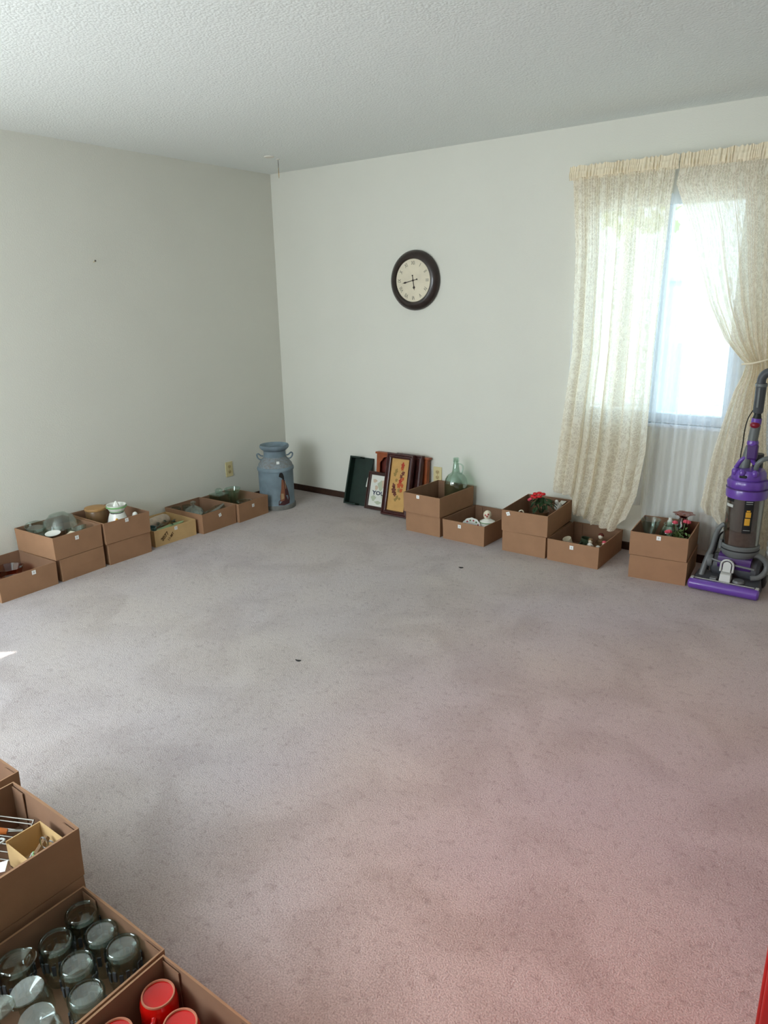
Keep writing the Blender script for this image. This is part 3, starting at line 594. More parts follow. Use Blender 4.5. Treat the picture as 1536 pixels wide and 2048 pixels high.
# tray 5: glass dish with dome lid etc
t = thing('covered_glass_dish', 'clear glass dish with a domed knobbed lid near the pale tray', 'covered dish', (0.178, -1.150, 0.006))
G().shell([(0.045, 0), (0.06, 0.02), (0.074, 0.075), (0.078, 0.08)], 0.004).obj('dish_base', 'glassd', t, smooth=True)
G().at((0, 0, 0.08)).lathe([(0.078, 0), (0.074, 0.014), (0.055, 0.04), (0.022, 0.056), (0.010, 0.062), (0.008, 0.07), (0.017, 0.078), (0.019, 0.086), (0.012, 0.092), (0.0004, 0.093), (0.0004, 0.085), (0.006, 0.06), (0.05, 0.036), (0.070, 0.012), (0.074, 0), (0.078, 0)], 32, fn=lambda a, j: 1+0.015*math.cos(16*a)).obj('dome_lid', 'glassd', t, smooth=True)
t = thing('glass_loaf_dish', 'rectangular clear glass dish tilted against the tray front', 'dish', (0.295, -1.050, 0.055), (0.2, -0.35, 0.05))
g = G(); g.span((-0.045, -0.075, 0), (0.045, 0.075, 0.005)).span((-0.048, -0.078, 0.003), (-0.043, 0.078, 0.065)).span((0.043, -0.078, 0.003), (0.048, 0.078, 0.065)).span((-0.045, -0.078, 0.003), (0.045, -0.073, 0.065)).span((-0.045, 0.073, 0.003), (0.045, 0.078, 0.065)); g.obj('dish_body', 'glassd', t)
vessel('glass_sherbet_cup', 'small footed glass cup at the wall end of the covered dish tray', 'cup', (0.065, -1.215, 0.006), [(0.024, 0), (0.008, 0.01), (0.008, 0.04), (0.03, 0.07), (0.034, 0.125)], 0.003, 'glassd')
vessel('glass_sherbet_cup', 'small footed glass cup behind the covered glass dish', 'cup', (0.058, -1.115, 0.006), [(0.024, 0), (0.008, 0.01), (0.008, 0.04), (0.03, 0.07), (0.034, 0.115)], 0.003, 'glassd')
# tray 6
t = thing('glass_canister', 'square clear glass canister with round knob near the milk can', 'canister', (0.125, -0.865, 0.006), (0, 0, 0.1))
g = G().span((-0.05, -0.05, 0), (0.05, 0.05, 0.005)).span((-0.05, -0.05, 0.004), (-0.046, 0.05, 0.15)).span((0.046, -0.05, 0.004), (0.05, 0.05, 0.15)).span((-0.05, -0.05, 0.004), (0.05, -0.046, 0.15)).span((-0.05, 0.046, 0.004), (0.05, 0.05, 0.15)); g.obj('canister_body', 'green', t, bevel=0.002)
G().span((-0.053, -0.053, 0.15), (0.053, 0.053, 0.158)).obj('canister_lid', 'green', t, bevel=0.002)
G().lathe([(0.0004, 0.158), (0.02, 0.158), (0.028, 0.168), (0.028, 0.185), (0.016, 0.195), (0.0004, 0.196)], 20).obj('lid_knob', 'green', t, smooth=True)
vessel('glass_vase', 'flared green tinted glass vase leaning at the far end of the row', 'vase', (0.15, -0.745, 0.006), [(0.028, 0), (0.03, 0.03), (0.035, 0.10), (0.055, 0.16), (0.06, 0.175)], 0.004, 'green', rot=(0.06, 0, 0), fn=lambda a, j: 1+0.04*math.cos(6*a))
vessel('glass_ashtray', 'heavy cut glass dish at the front of the tray by the milk can', 'dish', (0.325, -0.800, 0.075), [(0.04, 0), (0.055, 0.01), (0.06, 0.045)], 0.010, 'glassd', fn=lambda a, j: 1+0.05*math.cos(8*a))
vessel('glass_mug', 'clear glass mug supporting the cut glass dish', 'mug', (0.325, -0.80, 0.006), [(0.03, 0), (0.034, 0.03), (0.036, 0.066)], 0.003, 'glassd')
G().at((0.305, -0.905, 0.10), (0.0, -0.3, 0.3)).box((0, 0, 0), (0.002, 0.03, 0.045)).obj('paper_tag', 'cream', label='cream paper tag standing in the tray by the milk can', cat='tag')

# milk can
t = thing('milk_can', 'blue painted metal milk can with a figure painted on it', 'milk can', (0.325, -0.462, 0), (0, 0, -PI/4))
def band(g, prof): return g.lathe(prof, 48)
G().lathe([(0.0004, 0.004), (0.128, 0.004), (0.134, 0.03), (0.132, 0.035), (0.132, 0.290), (0.134, 0.296)], 48).obj('can_body', 'can', t, smooth=True)
G().lathe([(0.134, 0.0), (0.139, 0.0), (0.140, 0.028), (0.136, 0.034), (0.132, 0.034), (0.134, 0.0)], 48).obj('base_ring', 'canbase', t, smooth=True, label='rusty base ring')
G().lathe([(0.130, 0.290), (0.138, 0.294), (0.140, 0.306), (0.136, 0.318), (0.130, 0.322), (0.130, 0.290)], 48).obj('shoulder_band', 'can', t, smooth=True)
G().lathe([(0.132, 0.318), (0.126, 0.340), (0.106, 0.368), (0.090, 0.385), (0.084, 0.395)], 48).obj('shoulder', 'canrust', t, smooth=True, label='worn speckled shoulder')
G().lathe([(0.084, 0.392), (0.082, 0.430), (0.084, 0.446)], 48).obj('neck', 'can', t, smooth=True)
G().lathe([(0.083, 0.440), (0.100, 0.452), (0.109, 0.462), (0.111, 0.474), (0.107, 0.484), (0.101, 0.484), (0.094, 0.472), (0.078, 0.455), (0.076, 0.36), (0.0004, 0.33)], 48).obj('flared_rim', 'can', t, smooth=True)
for s_ in (-1, 1):
    g = G().at((0, 0, 0), (0, 0, HP*s_), (1, 1.9, 1))
    g.tube(spline([(0.098, 0, 0.372), (0.116, 0, 0.374), (0.130, 0, 0.390), (0.134, 0, 0.410), (0.122, 0, 0.417), (0.104, 0, 0.402), (0.086, 0, 0.398)], 4), 0.0055, 8)
    g.obj('handle', 'can', t, smooth=True)
def decal(poly, r, name, m, parent, label=None, flip=0):   # flat drawing wrapped on the can: (angle*r, z)
    cx = sum(p[0] for p in poly)/len(poly); cz = sum(p[1] for p in poly)/len(poly)
    vs = [(r*math.cos(cx/r), r*math.sin(cx/r), cz)]; n = len(poly); dense = []
    for i in range(n):
        a, b = poly[i], poly[(i+1) % n]
        for k in range(3): dense.append((a[0]+(b[0]-a[0])*k/3, a[1]+(b[1]-a[1])*k/3))
    vs += [(r*math.cos(p[0]/r), r*math.sin(p[0]/r), p[1]) for p in dense]; n = len(dense)
    g = G().add(vs, [(0, i+1, (i+1) % n+1) for i in range(n)]); g.obj(name, m, parent, label=label)
# painted figure of a seated woman in a bonnet (front of can is local +x, so +y is to the viewer's right)
decal([(0.020, 0.262), (0.026, 0.285), (0.040, 0.292), (0.052, 0.284), (0.060, 0.262), (0.062, 0.240), (0.050, 0.238), (0.040, 0.250)], 0.1335, 'painted_bonnet', 'black', t)
decal([(0.046, 0.242), (0.060, 0.240), (0.074, 0.200), (0.092, 0.140), (0.104, 0.080), (0.098, 0.045), (0.050, 0.036), (0.006, 0.040), (0.010, 0.070), (0.060, 0.080), (0.062, 0.150)], 0.1332, 'painted_dress', 'maroon', t)
decal([(0.040, 0.238), (0.054, 0.232), (0.062, 0.180), (0.062, 0.120), (0.055, 0.075), (0.024, 0.068), (0.022, 0.110), (0.034, 0.170)], 0.1338, 'painted_shawl', 'rust', t)
decal([(0.030, 0.130), (0.050, 0.128), (0.054, 0.090), (0.030, 0.082)], 0.1342, 'painted_basket', 'tan', t)
decal([(0.064, 0.225), (0.069, 0.223), (0.074, 0.165), (0.070, 0.160)], 0.1342, 'painted_ribbon', 'tan', t)
g = G(); g.at((0.1095*math.cos(0.0)+0.0, 0.02, 0.362), (0, math.radians(-42), 0)); g.box((0.002, 0, 0), (0.002, 0.022, 0.022)); g.obj('price_sticker', 'sticker', t)

# ------------------------------------------------------------------ framed things leaning on the far wall
def lean(y_foot, height_, wall_y=-0.004):    # rotation about x so that the top touches the wall
    return -math.asin(min(0.95, (wall_y-y_foot)/height_))
# dark green wooden tray
H_ = 0.37; a = 0.14
t = thing('green_wooden_box', 'shallow dark green wooden box leaning on end against the far wall', 'box', (0.835, -0.112, 0.0), (-0.30, 0, 0.02))
G().span((-0.085, -0.008, 0.0), (0.085, 0.0, H_)).obj('back_panel', 'dkgreen', t)
G().span((-0.093, -0.062, 0), (-0.081, 0.0, H_)).obj('side_panel', 'dkgreen', t); G().span((0.081, -0.020, 0), (0.093, 0.0, H_)).obj('side_panel', 'dkgreen', t)
G().span((-0.081, -0.062, 0), (0.020, -0.008, 0.012)).obj('end_panel', 'dkgreen', t); G().span((-0.081, -0.062, H_-0.012), (0.005, -0.008, H_)).obj('end_panel', 'dkgreen', t)
G().at((0.062, -0.009, 0.20), (HP, 0, 0)).prism([(-0.004, -0.05), (0.010, -0.052), (0.012, -0.02), (0.006, -0.01), (0.012, 0.012), (0.006, 0.03), (0, 0.014), (-0.002, -0.012)], 0.001).obj('painted_goose', 'matte', t, label='small white painted bird')
# orange wood shelf with arched niches
H_ = 0.44; a = 0.11
t = thing('arched_wall_shelf', 'orange brown wooden shelf unit with arched niche leaning on the far wall', 'shelf', (1.225, -0.046, 0.0), (-0.085, 0, 0))
def arch_panel(x0, x1, z0, z1, ax0, ax1, az, y, th):
    g = G(); n = 16; cx = (ax0+ax1)/2; r = (ax1-ax0)/2
    def quad(p, q):
        g.add([(p[0], y, p[1]), (q[0], y, q[1]), (q[0], y, q[2]), (p[0], y, p[2]), (p[0], y+th, p[1]), (q[0], y+th, q[1]), (q[0], y+th, q[2]), (p[0], y+th, p[2])], [(0, 1, 2, 3), (7, 6, 5, 4), (0, 4, 5, 1), (3, 2, 6, 7), (0, 3, 7, 4), (1, 5, 6, 2)])
    quad((x0, z0, z1), (ax0, z0, z1)); quad((ax1, z0, z1), (x1, z0, z1))
    for i in range(n):
        u0 = -1+2*i/n; u1 = -1+2*(i+1)/n
        f = lambda u: az+0.62*r*math.sqrt(max(0, 1-u*u)) - (0.012 if 0.72 < abs(u) < 0.999 else 0)
        quad((cx+u0*r, f(u0), z1), (cx+u1*r, f(u1), z1))
    return g
arch_panel(-0.235, -0.01, 0.0, 0.41, -0.205, -0.045, 0.345, -0.042, 0.008).obj('arched_front', 'owood', t)
arch_panel(-0.01, 0.215, 0.0, 0.41, 0.025, 0.175, 0.345, -0.042, 0.008).obj('arched_front', 'owood', t)
G().span((-0.245, -0.050, 0.41), (0.228, 0.0, 0.425)).obj('top_board', 'owood', t, bevel=0.003)
G().span((-0.235, -0.034, 0), (-0.225, -0.006, 0.41)).obj('side_board', 'owood', t); G().span((0.205, -0.034, 0), (0.215, -0.006, 0.41)).obj('side_board', 'owood', t)
G().span((-0.225, -0.006, 0), (0.205, 0.0, 0.41)).obj('back_board', 'owood2', t); G().span((-0.225, -0.034, 0.215), (0.205, -0.006, 0.225)).obj('shelf_board', 'owood', t)
# picture frames
def frame(name, lab, loc, rot, w, h, fw, m, depth, inner, cat='picture', bead=True):
    t = thing(name, lab, cat, loc, rot)
    def side(p0, p1, q1, q0):
        g = G(); d0, d1, d2 = 0.0, -depth, -depth*0.55
        # outer edge p0-p1, inner edge q0-q1 with a raised outer lip and stepped inner bead
        def L(a, b, t_): return (a[0]+(b[0]-a[0])*t_, a[1]+(b[1]-a[1])*t_)
        prof = [(0, d0), (0, -depth*0.8), (0.10, d1), (0.30, d1), (0.45, -depth*0.7), (0.70, -depth*0.72), (0.80, -depth*0.85), (0.92, -depth*0.8), (1.0, -depth*0.4), (1.0, d0)]
        vs = []; fs = []
        for (a_, b_) in ((p0, q0), (p1, q1)):
            for (u, y) in prof: x, z = L(a_, b_, u); vs.append((x, y, z))
        n = len(prof)
        for i in range(n-1): fs.append((i, i+1, n+i+1, n+i))
        fs.append((0, n, 2*n-1, n-1)); fs.append(tuple(range(n))[::-1]); fs.append(tuple(range(n, 2*n)))
        g.add(vs, fs); g.obj('frame_rail', m, t)
    o = [(-w/2, 0), (w/2, 0), (w/2, h), (-w/2, h)]; i_ = [(-w/2+fw, fw), (w/2-fw, fw), (w/2-fw, h-fw), (-w/2+fw, h-fw)]
    for k in range(4): side(o[k], o[(k+1) % 4], i_[(k+1) % 4], i_[k])
    pic = G().span((-w/2+fw*0.9, -depth*0.30, fw*0.9), (w/2-fw*0.9, -0.003, h-fw*0.9)).obj('picture_panel', inner, t)
    return t, pic, -depth*0.30-0.0006
a = 0.27
t, pic, yp = frame('word_picture', 'small framed white picture with lettering leaning beside the green box', (1.045, -0.141, 0.0), (-a, 0, 0.0), 0.225, 0.285, 0.026, 'dwood', 0.020, 'matte')
g = G(); g.at((0.012, yp-0.0006, 0.125), (HP, 0, 0), (1.25, 1, 1)); g.text('YOUR', 0.042, 0.0006, 0.0014); g.obj('printed_word', 'p_navy', pic)
g = G()
for (x, z, rx, rz_, ) in ((0.01, 0.185, 0.03, 0.035), (-0.045, 0.085, 0.022, 0.02), (0.045, 0.10, 0.02, 0.03), (0.0, 0.055, 0.03, 0.012)):
    g.at((x, yp, z), (HP, 0, 0)); g.prism([(rx*math.cos(q)*(1+0.25*math.sin(3*q)), rz_*math.sin(q)*(1+0.2*math.cos(4*q))) for q in [2*PI*i/18 for i in range(18)]], 0.0004)
g.obj('printed_foliage', 'p_pg', pic)
g = G()
for (x, z, rx, rz_, ) in ((-0.05, 0.215, 0.018, 0.014), (0.035, 0.20, 0.022, 0.03), (-0.03, 0.165, 0.014, 0.018)):
    g.at((x, yp-0.0002, z), (HP, 0, 0)); g.prism([(rx*math.cos(q)*(1+0.25*math.sin(3*q+1)), rz_*math.sin(q)) for q in [2*PI*i/18 for i in range(18)]], 0.0004)
g.obj('printed_blush', 'p_pe', pic)
a = 0.186
t, pic, yp = frame('plain_tall_frame', 'deep mahogany frame standing directly behind the autumn leaf picture', (1.308, -0.137, 0.0), (-a, 0, 0.0), 0.225, 0.448, 0.036, 'mahog', 0.035, 'mahog')
t, pic, yp = frame('autumn_leaf_picture', 'tall mahogany framed picture of autumn leaves on gold leaning on the wall', (1.252, -0.194, 0.0), (-0.23, 0, 0.0), 0.232, 0.455, 0.038, 'mahog', 0.034, 'gold')
def leafp(cx, cz, s_, rot_, m, lobes=5, name='printed_leaf'):
    n = 30; P = []
    for i in range(n):
        q = 2*PI*i/n; r = s_*(0.55+0.45*abs(math.cos(lobes*q/2)))*(1.25 if math.cos(q) > 0.8 else 1); P.append((r*math.cos(q+rot_)*0.8, r*math.sin(q+rot_)))
    g = G().at((cx, yp-0.0004, cz), (HP, 0, 0)); g.prism(P, 0.0005+0.0004*(hash(m) % 2)); g.obj(name, m, pic)
for (x, z, s_, r_, m_) in ((0.022, 0.372, 0.020, 1.5, 'p_red'), (0.020, 0.350, 0.017, 1.7, 'p_or'), (-0.030, 0.325, 0.018, 1.2, 'p_ol'), (-0.038, 0.300, 0.016, 2.6, 'p_ol'), (0.030, 0.315, 0.018, 0.6, 'p_br'), (0.018, 0.290, 0.016, 2.2, 'p_br'), (0.034, 0.275, 0.014, 0.9, 'p_or'), (0.015, 0.255, 0.020, 1.5, 'p_red'), (-0.022, 0.260, 0.014, 0.5, 'p_ol'), (0.005, 0.225, 0.022, 0.3, 'p_or'), (0.034, 0.225, 0.016, 1.8, 'p_or'),
    (-0.038, 0.215, 0.020, 2.0, 'p_br'), (-0.035, 0.185, 0.026, 1.6, 'p_br'), (-0.022, 0.160, 0.020, 2.3, 'p_br'), (0.010, 0.190, 0.018, 0.2, 'p_ol'), (0.028, 0.190, 0.016, 0.7, 'p_or'), (0.0, 0.135, 0.016, 1.1, 'p_ol'), (-0.012, 0.118, 0.014, 2.9, 'p_ol'), (0.022, 0.130, 0.012, 0.1, 'p_ol')):
    leafp(x, z, s_, r_, m_)

# ------------------------------------------------------------------ far wall contents
JS = (1, 1, 0.935)
t = thing('glass_jug', 'large pale green glass jug with finger handle in the upper tray', 'jug', (1.722, -0.128, Z2+0.003))
G().at(sc=JS).shell([(0.068, 0), (0.077, 0.006), (0.079, 0.02), (0.079, 0.165), (0.074, 0.195), (0.058, 0.222), (0.034, 0.240), (0.027, 0.250), (0.018, 0.315), (0.017, 0.330)], 0.003, 36).obj('jug_body', 'green', t, smooth=True)
G().at(sc=JS).lathe([(0.0165, 0.326), (0.021, 0.326), (0.0215, 0.334), (0.019, 0.337), (0.0205, 0.341), (0.0205, 0.352), (0.017, 0.354), (0.014, 0.352), (0.014, 0.326), (0.0165, 0.326)], 24).obj('jug_lip', 'green', t, smooth=True)
G().at(sc=JS).tube(spline([(0.018, 0.004, 0.312), (0.040, 0.006, 0.306), (0.050, 0.008, 0.290), (0.046, 0.008, 0.262), (0.040, 0.006, 0.236)], 5), 0.0055, 8).obj('jug_handle', 'green', t, smooth=True)
# china tray
t = thing('sugar_bowl', 'white china sugar bowl with a big round topped lid', 'sugar bowl', (2.055, -0.285, 0.006))
G().shell([(0.03, 0), (0.045, 0.02), (0.052, 0.07), (0.046, 0.105)], 0.004).obj('bowl_body', 'white', t, smooth=True)
G().lathe([(0.0004, 0.125), (0.02, 0.122), (0.048, 0.108), (0.050, 0.112), (0.022, 0.128), (0.0004, 0.131)], 28).obj('lid', 'white', t, smooth=True)
G().lathe([(0.046, 0.1075), (0.0505, 0.109), (0.051, 0.113), (0.046, 0.1075)], 28).obj('green_rim', 'gtrim', t, smooth=True)
G().ball((0, 0, 0.156), (0.027, 0.027, 0.030), 18, 12).obj('lid_knob', 'cream', t, smooth=True)
for (q, z) in ((-1.2, 0.152), (-1.6, 0.160), (-0.9, 0.166)): G().ball((0.026*math.cos(q), 0.026*math.sin(q), z), (0.006, 0.006, 0.006), 8, 6).obj('painted_rose', 'rose', t, smooth=True)
t = thing('floral_china_plate', 'floral china plate standing on edge at the front of the china tray', 'plate', (1.972, -0.345, 0.076), (HP-0.25, 0, 0.25))
G().lathe([(0.0004, 0), (0.035, 0), (0.064, 0.010), (0.066, 0.013), (0.036, 0.004), (0.0004, 0.004)], 32, fn=lambda a, j: 1+(0.03*math.cos(12*a) if j in (2, 3) else 0)).obj('plate_body', 'white', t, smooth=True)
g1 = G(); g2 = G()
for i in range(14):
    q = 2*PI*i/14; (g1 if i % 2 else g2).ball((0.050*math.cos(q), 0.050*math.sin(q), 0.008), (0.007, 0.007, 0.002), 8, 4)
g1.obj('painted_roses', 'rose', t, smooth=True); g2.obj('painted_leaves', 'lleaf', t, smooth=True)
vessel('shallow_china_dish', 'shallow pinkish white china dish under the sugar bowl front', 'dish', (2.065, -0.388, 0.085), [(0.02, 0), (0.03, 0.003), (0.046, 0.016)], 0.003, 'cream', rot=(-0.15, 0.1, 0))
vessel('china_cup', 'white china cup below the shallow china dish', 'cup', (2.065, -0.385, 0.006), [(0.02, 0), (0.03, 0.02), (0.034, 0.075)], 0.003, 'white')
# flower tray
FX, FY = 2.405, -0.235
t = thing('potted_red_flowers', 'red artificial flowers with dark green leaves in a small pot', 'potted plant', (FX, FY, Z2+0.0065))
G().shell([(0.035, 0), (0.048, 0.08), (0.052, 0.085)], 0.004).obj('pot', 'brownc', t, smooth=True)
rnd = random.Random(4)
g = G()
for i in range(46):
    az = rnd.uniform(0, 2*PI); r = rnd.uniform(0.015, 0.088); z = 0.165-0.45*r+rnd.uniform(-0.02, 0.015)
    g.at((r*math.cos(az)*1.15, r*math.sin(az)*0.9, z), (rnd.uniform(-.5, .5), 0.3+rnd.uniform(-.3, .4), az)); L = rnd.uniform(0.03, 0.045)
    g.add([(-L*.5, 0, 0), (-L*.2, -L*.3, 0.004), (L*.3, -L*.28, 0.002), (L*.6, 0, -0.006), (L*.3, L*.28, 0.002), (-L*.2, L*.3, 0.004), (0, 0, 0)], [(0, 1, 6), (1, 2, 6), (2, 3, 6), (3, 4, 6), (4, 5, 6), (5, 0, 6)])
for i in range(8):
    az = 2*PI*i/8; g.at().tube([(0, 0, 0.06), (0.04*math.cos(az), 0.03*math.sin(az), 0.13)], 0.003, 5)
g.obj('leaves', 'leaf', t, kind='stuff')
for (x, y, z) in ((-0.035, -0.02, 0.195), (-0.012, -0.01, 0.200), (0.010, -0.005, 0.196), (-0.050, -0.02, 0.178), (-0.028, -0.035, 0.178), (-0.002, -0.03, 0.185)):
    f = G()
    for p_ in range(6): q = p_*PI/3; f.at((x, y, z)); f.ball((0.008*math.cos(q), 0.008*math.sin(q), -0.001), (0.0085, 0.0085, 0.008), 8, 5)
    f.obj('blossom', 'redp' if x < 0.0 and z > 0.18 else 'redp', t, smooth=True)
for (x, y, z) in ((-0.075, -0.02, 0.150), (-0.060, -0.03, 0.160)):
    G().ball((x, y, z), (0.011, 0.011, 0.009), 8, 5).obj('blossom', 'pink', t, smooth=True, label='pink blossom')
def mug(name, lab, loc, r, h, m, rot=(0, 0, 0), hx=1, group=None, cat='mug', base='bare', upside=False, ring=False):
    t = thing(name, lab, cat, loc, rot, group)
    if not upside:
        G().shell([(r*0.85, 0), (r*0.95, h*0.06), (r, h*0.2), (r, h*0.9), (r*1.0, h)], 0.0035).obj('mug_body', m, t, smooth=True); zs = 1; zo = 0
    else:
        pr = [(r*0.99, 0), (r, h*0.1), (r, h*0.80), (r*0.93, h*0.93), (r*0.86, h*0.965), (r*0.86, h)]
        G().lathe([(r*0.99-0.004, 0)]+pr+[(r*0.80, h), (r*0.78, h-0.003), (r*0.3, h-0.0045), (0.0004, h-0.005), (0.0004, h-0.010), (r-0.006, h*0.9), (r*0.99-0.004, 0)], 36).obj('mug_body', m, t, smooth=True)
        if ring: G().lathe([(r*0.77, h-0.002), (r*0.79, h+0.0008), (r*0.865, h+0.0008), (r*0.875, h-0.003), (r*0.77, h-0.002)], 36).obj('foot_ring', base, t, smooth=True, label='unglazed foot ring')
    G().tube(spline([(hx*(r-0.002), 0, h*0.25), (hx*(r+0.018), 0, h*0.28), (hx*(r+0.026), 0, h*0.5), (hx*(r+0.018), 0, h*0.74), (hx*(r-0.002), 0, h*0.78)], 4), 0.006 if upside else 0.004, 8).obj('handle', m, t, smooth=True)
    return t
mug('white_cup', 'white cup with its handle up, at the front of the red flower tray', (2.345, -0.372, Z2+0.060), 0.026, 0.05, 'cream', (0, -1.2, 0.4), cat='cup')
t = thing('dove_figurine', 'white china bird figurine at the back of the red flower tray', 'figurine', (2.474, -0.135, Z2+0.0065), (0, 0, 1.5))
G().ball((0, 0, 0.10), (0.035, 0.022, 0.026), 14, 8).obj('bird_body', 'white', t, smooth=True); G().ball((-0.026, 0, 0.135), (0.013, 0.012, 0.014), 12, 8).tube([(-0.018, 0, 0.115), (-0.025, 0, 0.132)], 0.012, 8).obj('bird_head', 'white', t, smooth=True)
G().add([(0.02, -0.012, 0.10), (0.02, 0.012, 0.10), (0.075, 0.018, 0.118), (0.075, -0.018, 0.118), (0.02, 0, 0.092)], [(0, 1, 2, 3), (0, 3, 4), (1, 4, 2), (3, 2, 4)]).obj('bird_tail', 'white', t); G().lathe([(0.0004, 0), (0.026, 0), (0.026, 0.006), (0.008, 0.02), (0.008, 0.085), (0.0004, 0.085)], 18).obj('stand', 'white', t, smooth=True)
# figurine tray
mug('white_china_mug', 'white mug among the figurines, leftmost in the figurine tray', (2.628, -0.280, 0.03), 0.026, 0.085, 'cream', (0.2, -0.35, 0.5), hx=-1)
mug('dark_green_mug', 'dark green mug beside the white mug in the figurine tray', (2.690, -0.235, 0.012), 0.033, 0.095, 'dgreen', (0.15, 0.1, 1.2), hx=-1)
def figurine(name, lab, loc, s_, m1, m2, rz=0):
    t = thing(name, lab, 'figurine', loc, (0, 0, rz))
    G().lathe([(0.0004, 0), (0.026*s_, 0), (0.028*s_, 0.008*s_), (0.022*s_, 0.03*s_), (0.014*s_, 0.055*s_), (0.017*s_, 0.068*s_), (0.007*s_, 0.078*s_), (0.0004, 0.08*s_)], 18, fn=lambda a, j: 1+0.06*math.cos(5*a)).obj('body', m1, t, smooth=True)
    G().ball((0, 0, 0.09*s_), (0.013*s_, 0.013*s_, 0.014*s_), 12, 8).obj('head', 'cream', t, smooth=True)
    G().ball((0, 0.003*s_, 0.096*s_), (0.015*s_, 0.014*s_, 0.012*s_), 10, 6).obj('hair', m2, t, smooth=True)
    G().tube([(-0.015*s_, 0, 0.066*s_), (-0.022*s_, -0.012*s_, 0.05*s_), (-0.006*s_, -0.02*s_, 0.045*s_)], 0.005*s_, 6).obj('arm', m1, t, smooth=True); G().tube([(0.015*s_, 0, 0.066*s_), (0.022*s_, -0.012*s_, 0.05*s_), (0.006*s_, -0.02*s_, 0.045*s_)], 0.005*s_, 6).obj('arm', m1, t, smooth=True)
figurine('china_figurine', 'brown and beige china figurine at the middle of the figurine tray', (2.742, -0.262, 0.006), 1.05, 'beige', 'brownc')
figurine('china_figurine', 'brown haired china figurine standing behind the other figurines', (2.775, -0.180, 0.006), 1.2, 'brownc', 'owood2')
figurine('china_figurine', 'pink and white china figurine at the right side of the figurine tray', (2.822, -0.250, 0.006), 1.0, 'white', 'pink')
figurine('china_figurine', 'pale green and white china figurine at the front of the figurine tray', (2.768, -0.345, 0.006), 1.05, 'pgreen', 'white')
figurine('china_figurine', 'white china figurine at the front right corner of the figurine tray', (2.815, -0.335, 0.006), 0.95, 'cream', 'white')
# glass and pink flower tray
vessel('glass_trifle_vase', 'wide clear glass footed vase at the left of the pink flower tray', 'vase', (3.092, -0.295, Z2), [(0.034, 0), (0.034, 0.004), (0.012, 0.016), (0.012, 0.05), (0.028, 0.08), (0.042, 0.12), (0.052, 0.158), (0.055, 0.165)], 0.003, 'glassd', seg=32)
vessel('glass_fish_bowl', 'round clear glass bowl in the middle of the pink flower tray', 'bowl', (3.185, -0.225, Z2), [(0.03, 0), (0.05, 0.02), (0.058, 0.06), (0.052, 0.10), (0.035, 0.125), (0.038, 0.135)], 0.003, 'green', seg=32)
t = thing('pink_rose_bunch', 'bunch of pink artificial roses with green stems in the tray', 'flowers', (3.248, -0.285, Z2))
g = G(); rnd = random.Random(9)
for i in range(44):
    az = rnd.uniform(0, 2*PI); r = rnd.uniform(0.0, 0.056); z = 0.095+rnd.uniform(-0.03, 0.03)
    g.at((r*math.cos(az), r*math.sin(az), z), (rnd.uniform(-.8, .8), rnd.uniform(-.8, .8), az)); L = rnd.uniform(0.02, 0.032); g.add([(-L*.5, 0, 0), (0, -L*.3, 0.003), (L*.6, 0, 0), (0, L*.3, 0.003)], [(0, 1, 2, 3)])
for (x, y, z) in ((-0.045, -0.06, 0.125), (0.02, 0.03, 0.165), (-0.03, 0.02, 0.158)): g.at().tube([(0, 0, 0.0), (x*0.5, y*0.5, 0.07), (x, y, z)], 0.002, 5)
g.obj('stems_and_leaves', 'lleaf', t, kind='stuff')
for (x, y, z) in ((-0.038, -0.058, 0.128), (-0.050, -0.052, 0.122), (0.022, 0.030, 0.172), (0.034, 0.034, 0.170), (-0.032, 0.022, 0.160)):
    f = G().ball((x, y, z), (0.010, 0.010, 0.009), 8, 6)
    for p_ in range(5): q = p_*2*PI/5; f.ball((x+0.009*math.cos(q), y+0.009*math.sin(q), z-0.002), (0.007, 0.007, 0.008), 6, 4)
    f.obj('rose_head', 'pink', t, smooth=True)
vessel('amber_ruffled_vase', 'amber brown glass vase with a wide ruffled rim at the tray back', 'vase', (3.232, -0.150, Z2), [(0.04, 0), (0.045, 0.02), (0.042, 0.10), (0.024, 0.150), (0.020, 0.162), (0.034, 0.176), (0.056, 0.184)], 0.004, 'amberg', seg=48, fn=lambda a, j: 1+(0.12*math.cos(6*a) if j in (7, 8) else 0))
G().at((3.165, -0.165, Z2+0.002)).lathe([(0.0004, 0), (0.016, 0), (0.016, 0.13), (0.010, 0.14), (0.010, 0.152), (0.0004, 0.152)], 16).obj('white_shaker', 'white', smooth=True, label='small white topped shaker at the back of the pink flower tray', cat='shaker')

# ------------------------------------------------------------------ foreground contents
JG = 'upturned glass jars in the foreground tray'
zj = 0.006
def jar(lab, x, y, h=0.118, r=0.038, rot=(0, 0, 0), z=zj):
    t = thing('glass_jar', lab, 'jar', (x, y, z), rot, JG)
    G().lathe([(r*0.82, 0), (r*0.86, 0), (r*0.88, 0.018), (r, 0.030), (r, h-0.012), (r*0.93, h-0.002), (r*0.86, h), (r*0.80, h-0.002), (r*0.78, h-0.006), (r*0.3, h-0.008), (0.0004, h-0.008), (0.0004, h-0.013), (r*0.88, h-0.02), (r*0.94, 0.032), (r*0.82, 0.016), (r*0.82, 0)], 36).obj('jar_body', 'glassd', t, smooth=True)
    G().lathe([(r*1.0, h-0.016), (r*1.03, h-0.010), (r*1.0, h-0.004), (r*1.0, h-0.016)], 36).obj('heel_ring', 'glass', t, smooth=True)
    g = G()
    for i in range(16):
        a = 2*PI*i/16; g.at((0, 0, 0), (0, 0, a)); g.box((r*1.004, 0, 0.058+0.008*(i % 2)), (0.003, 0.008, 0.026))
    g.obj('moulded_pattern', 'vdark', t)
    return t
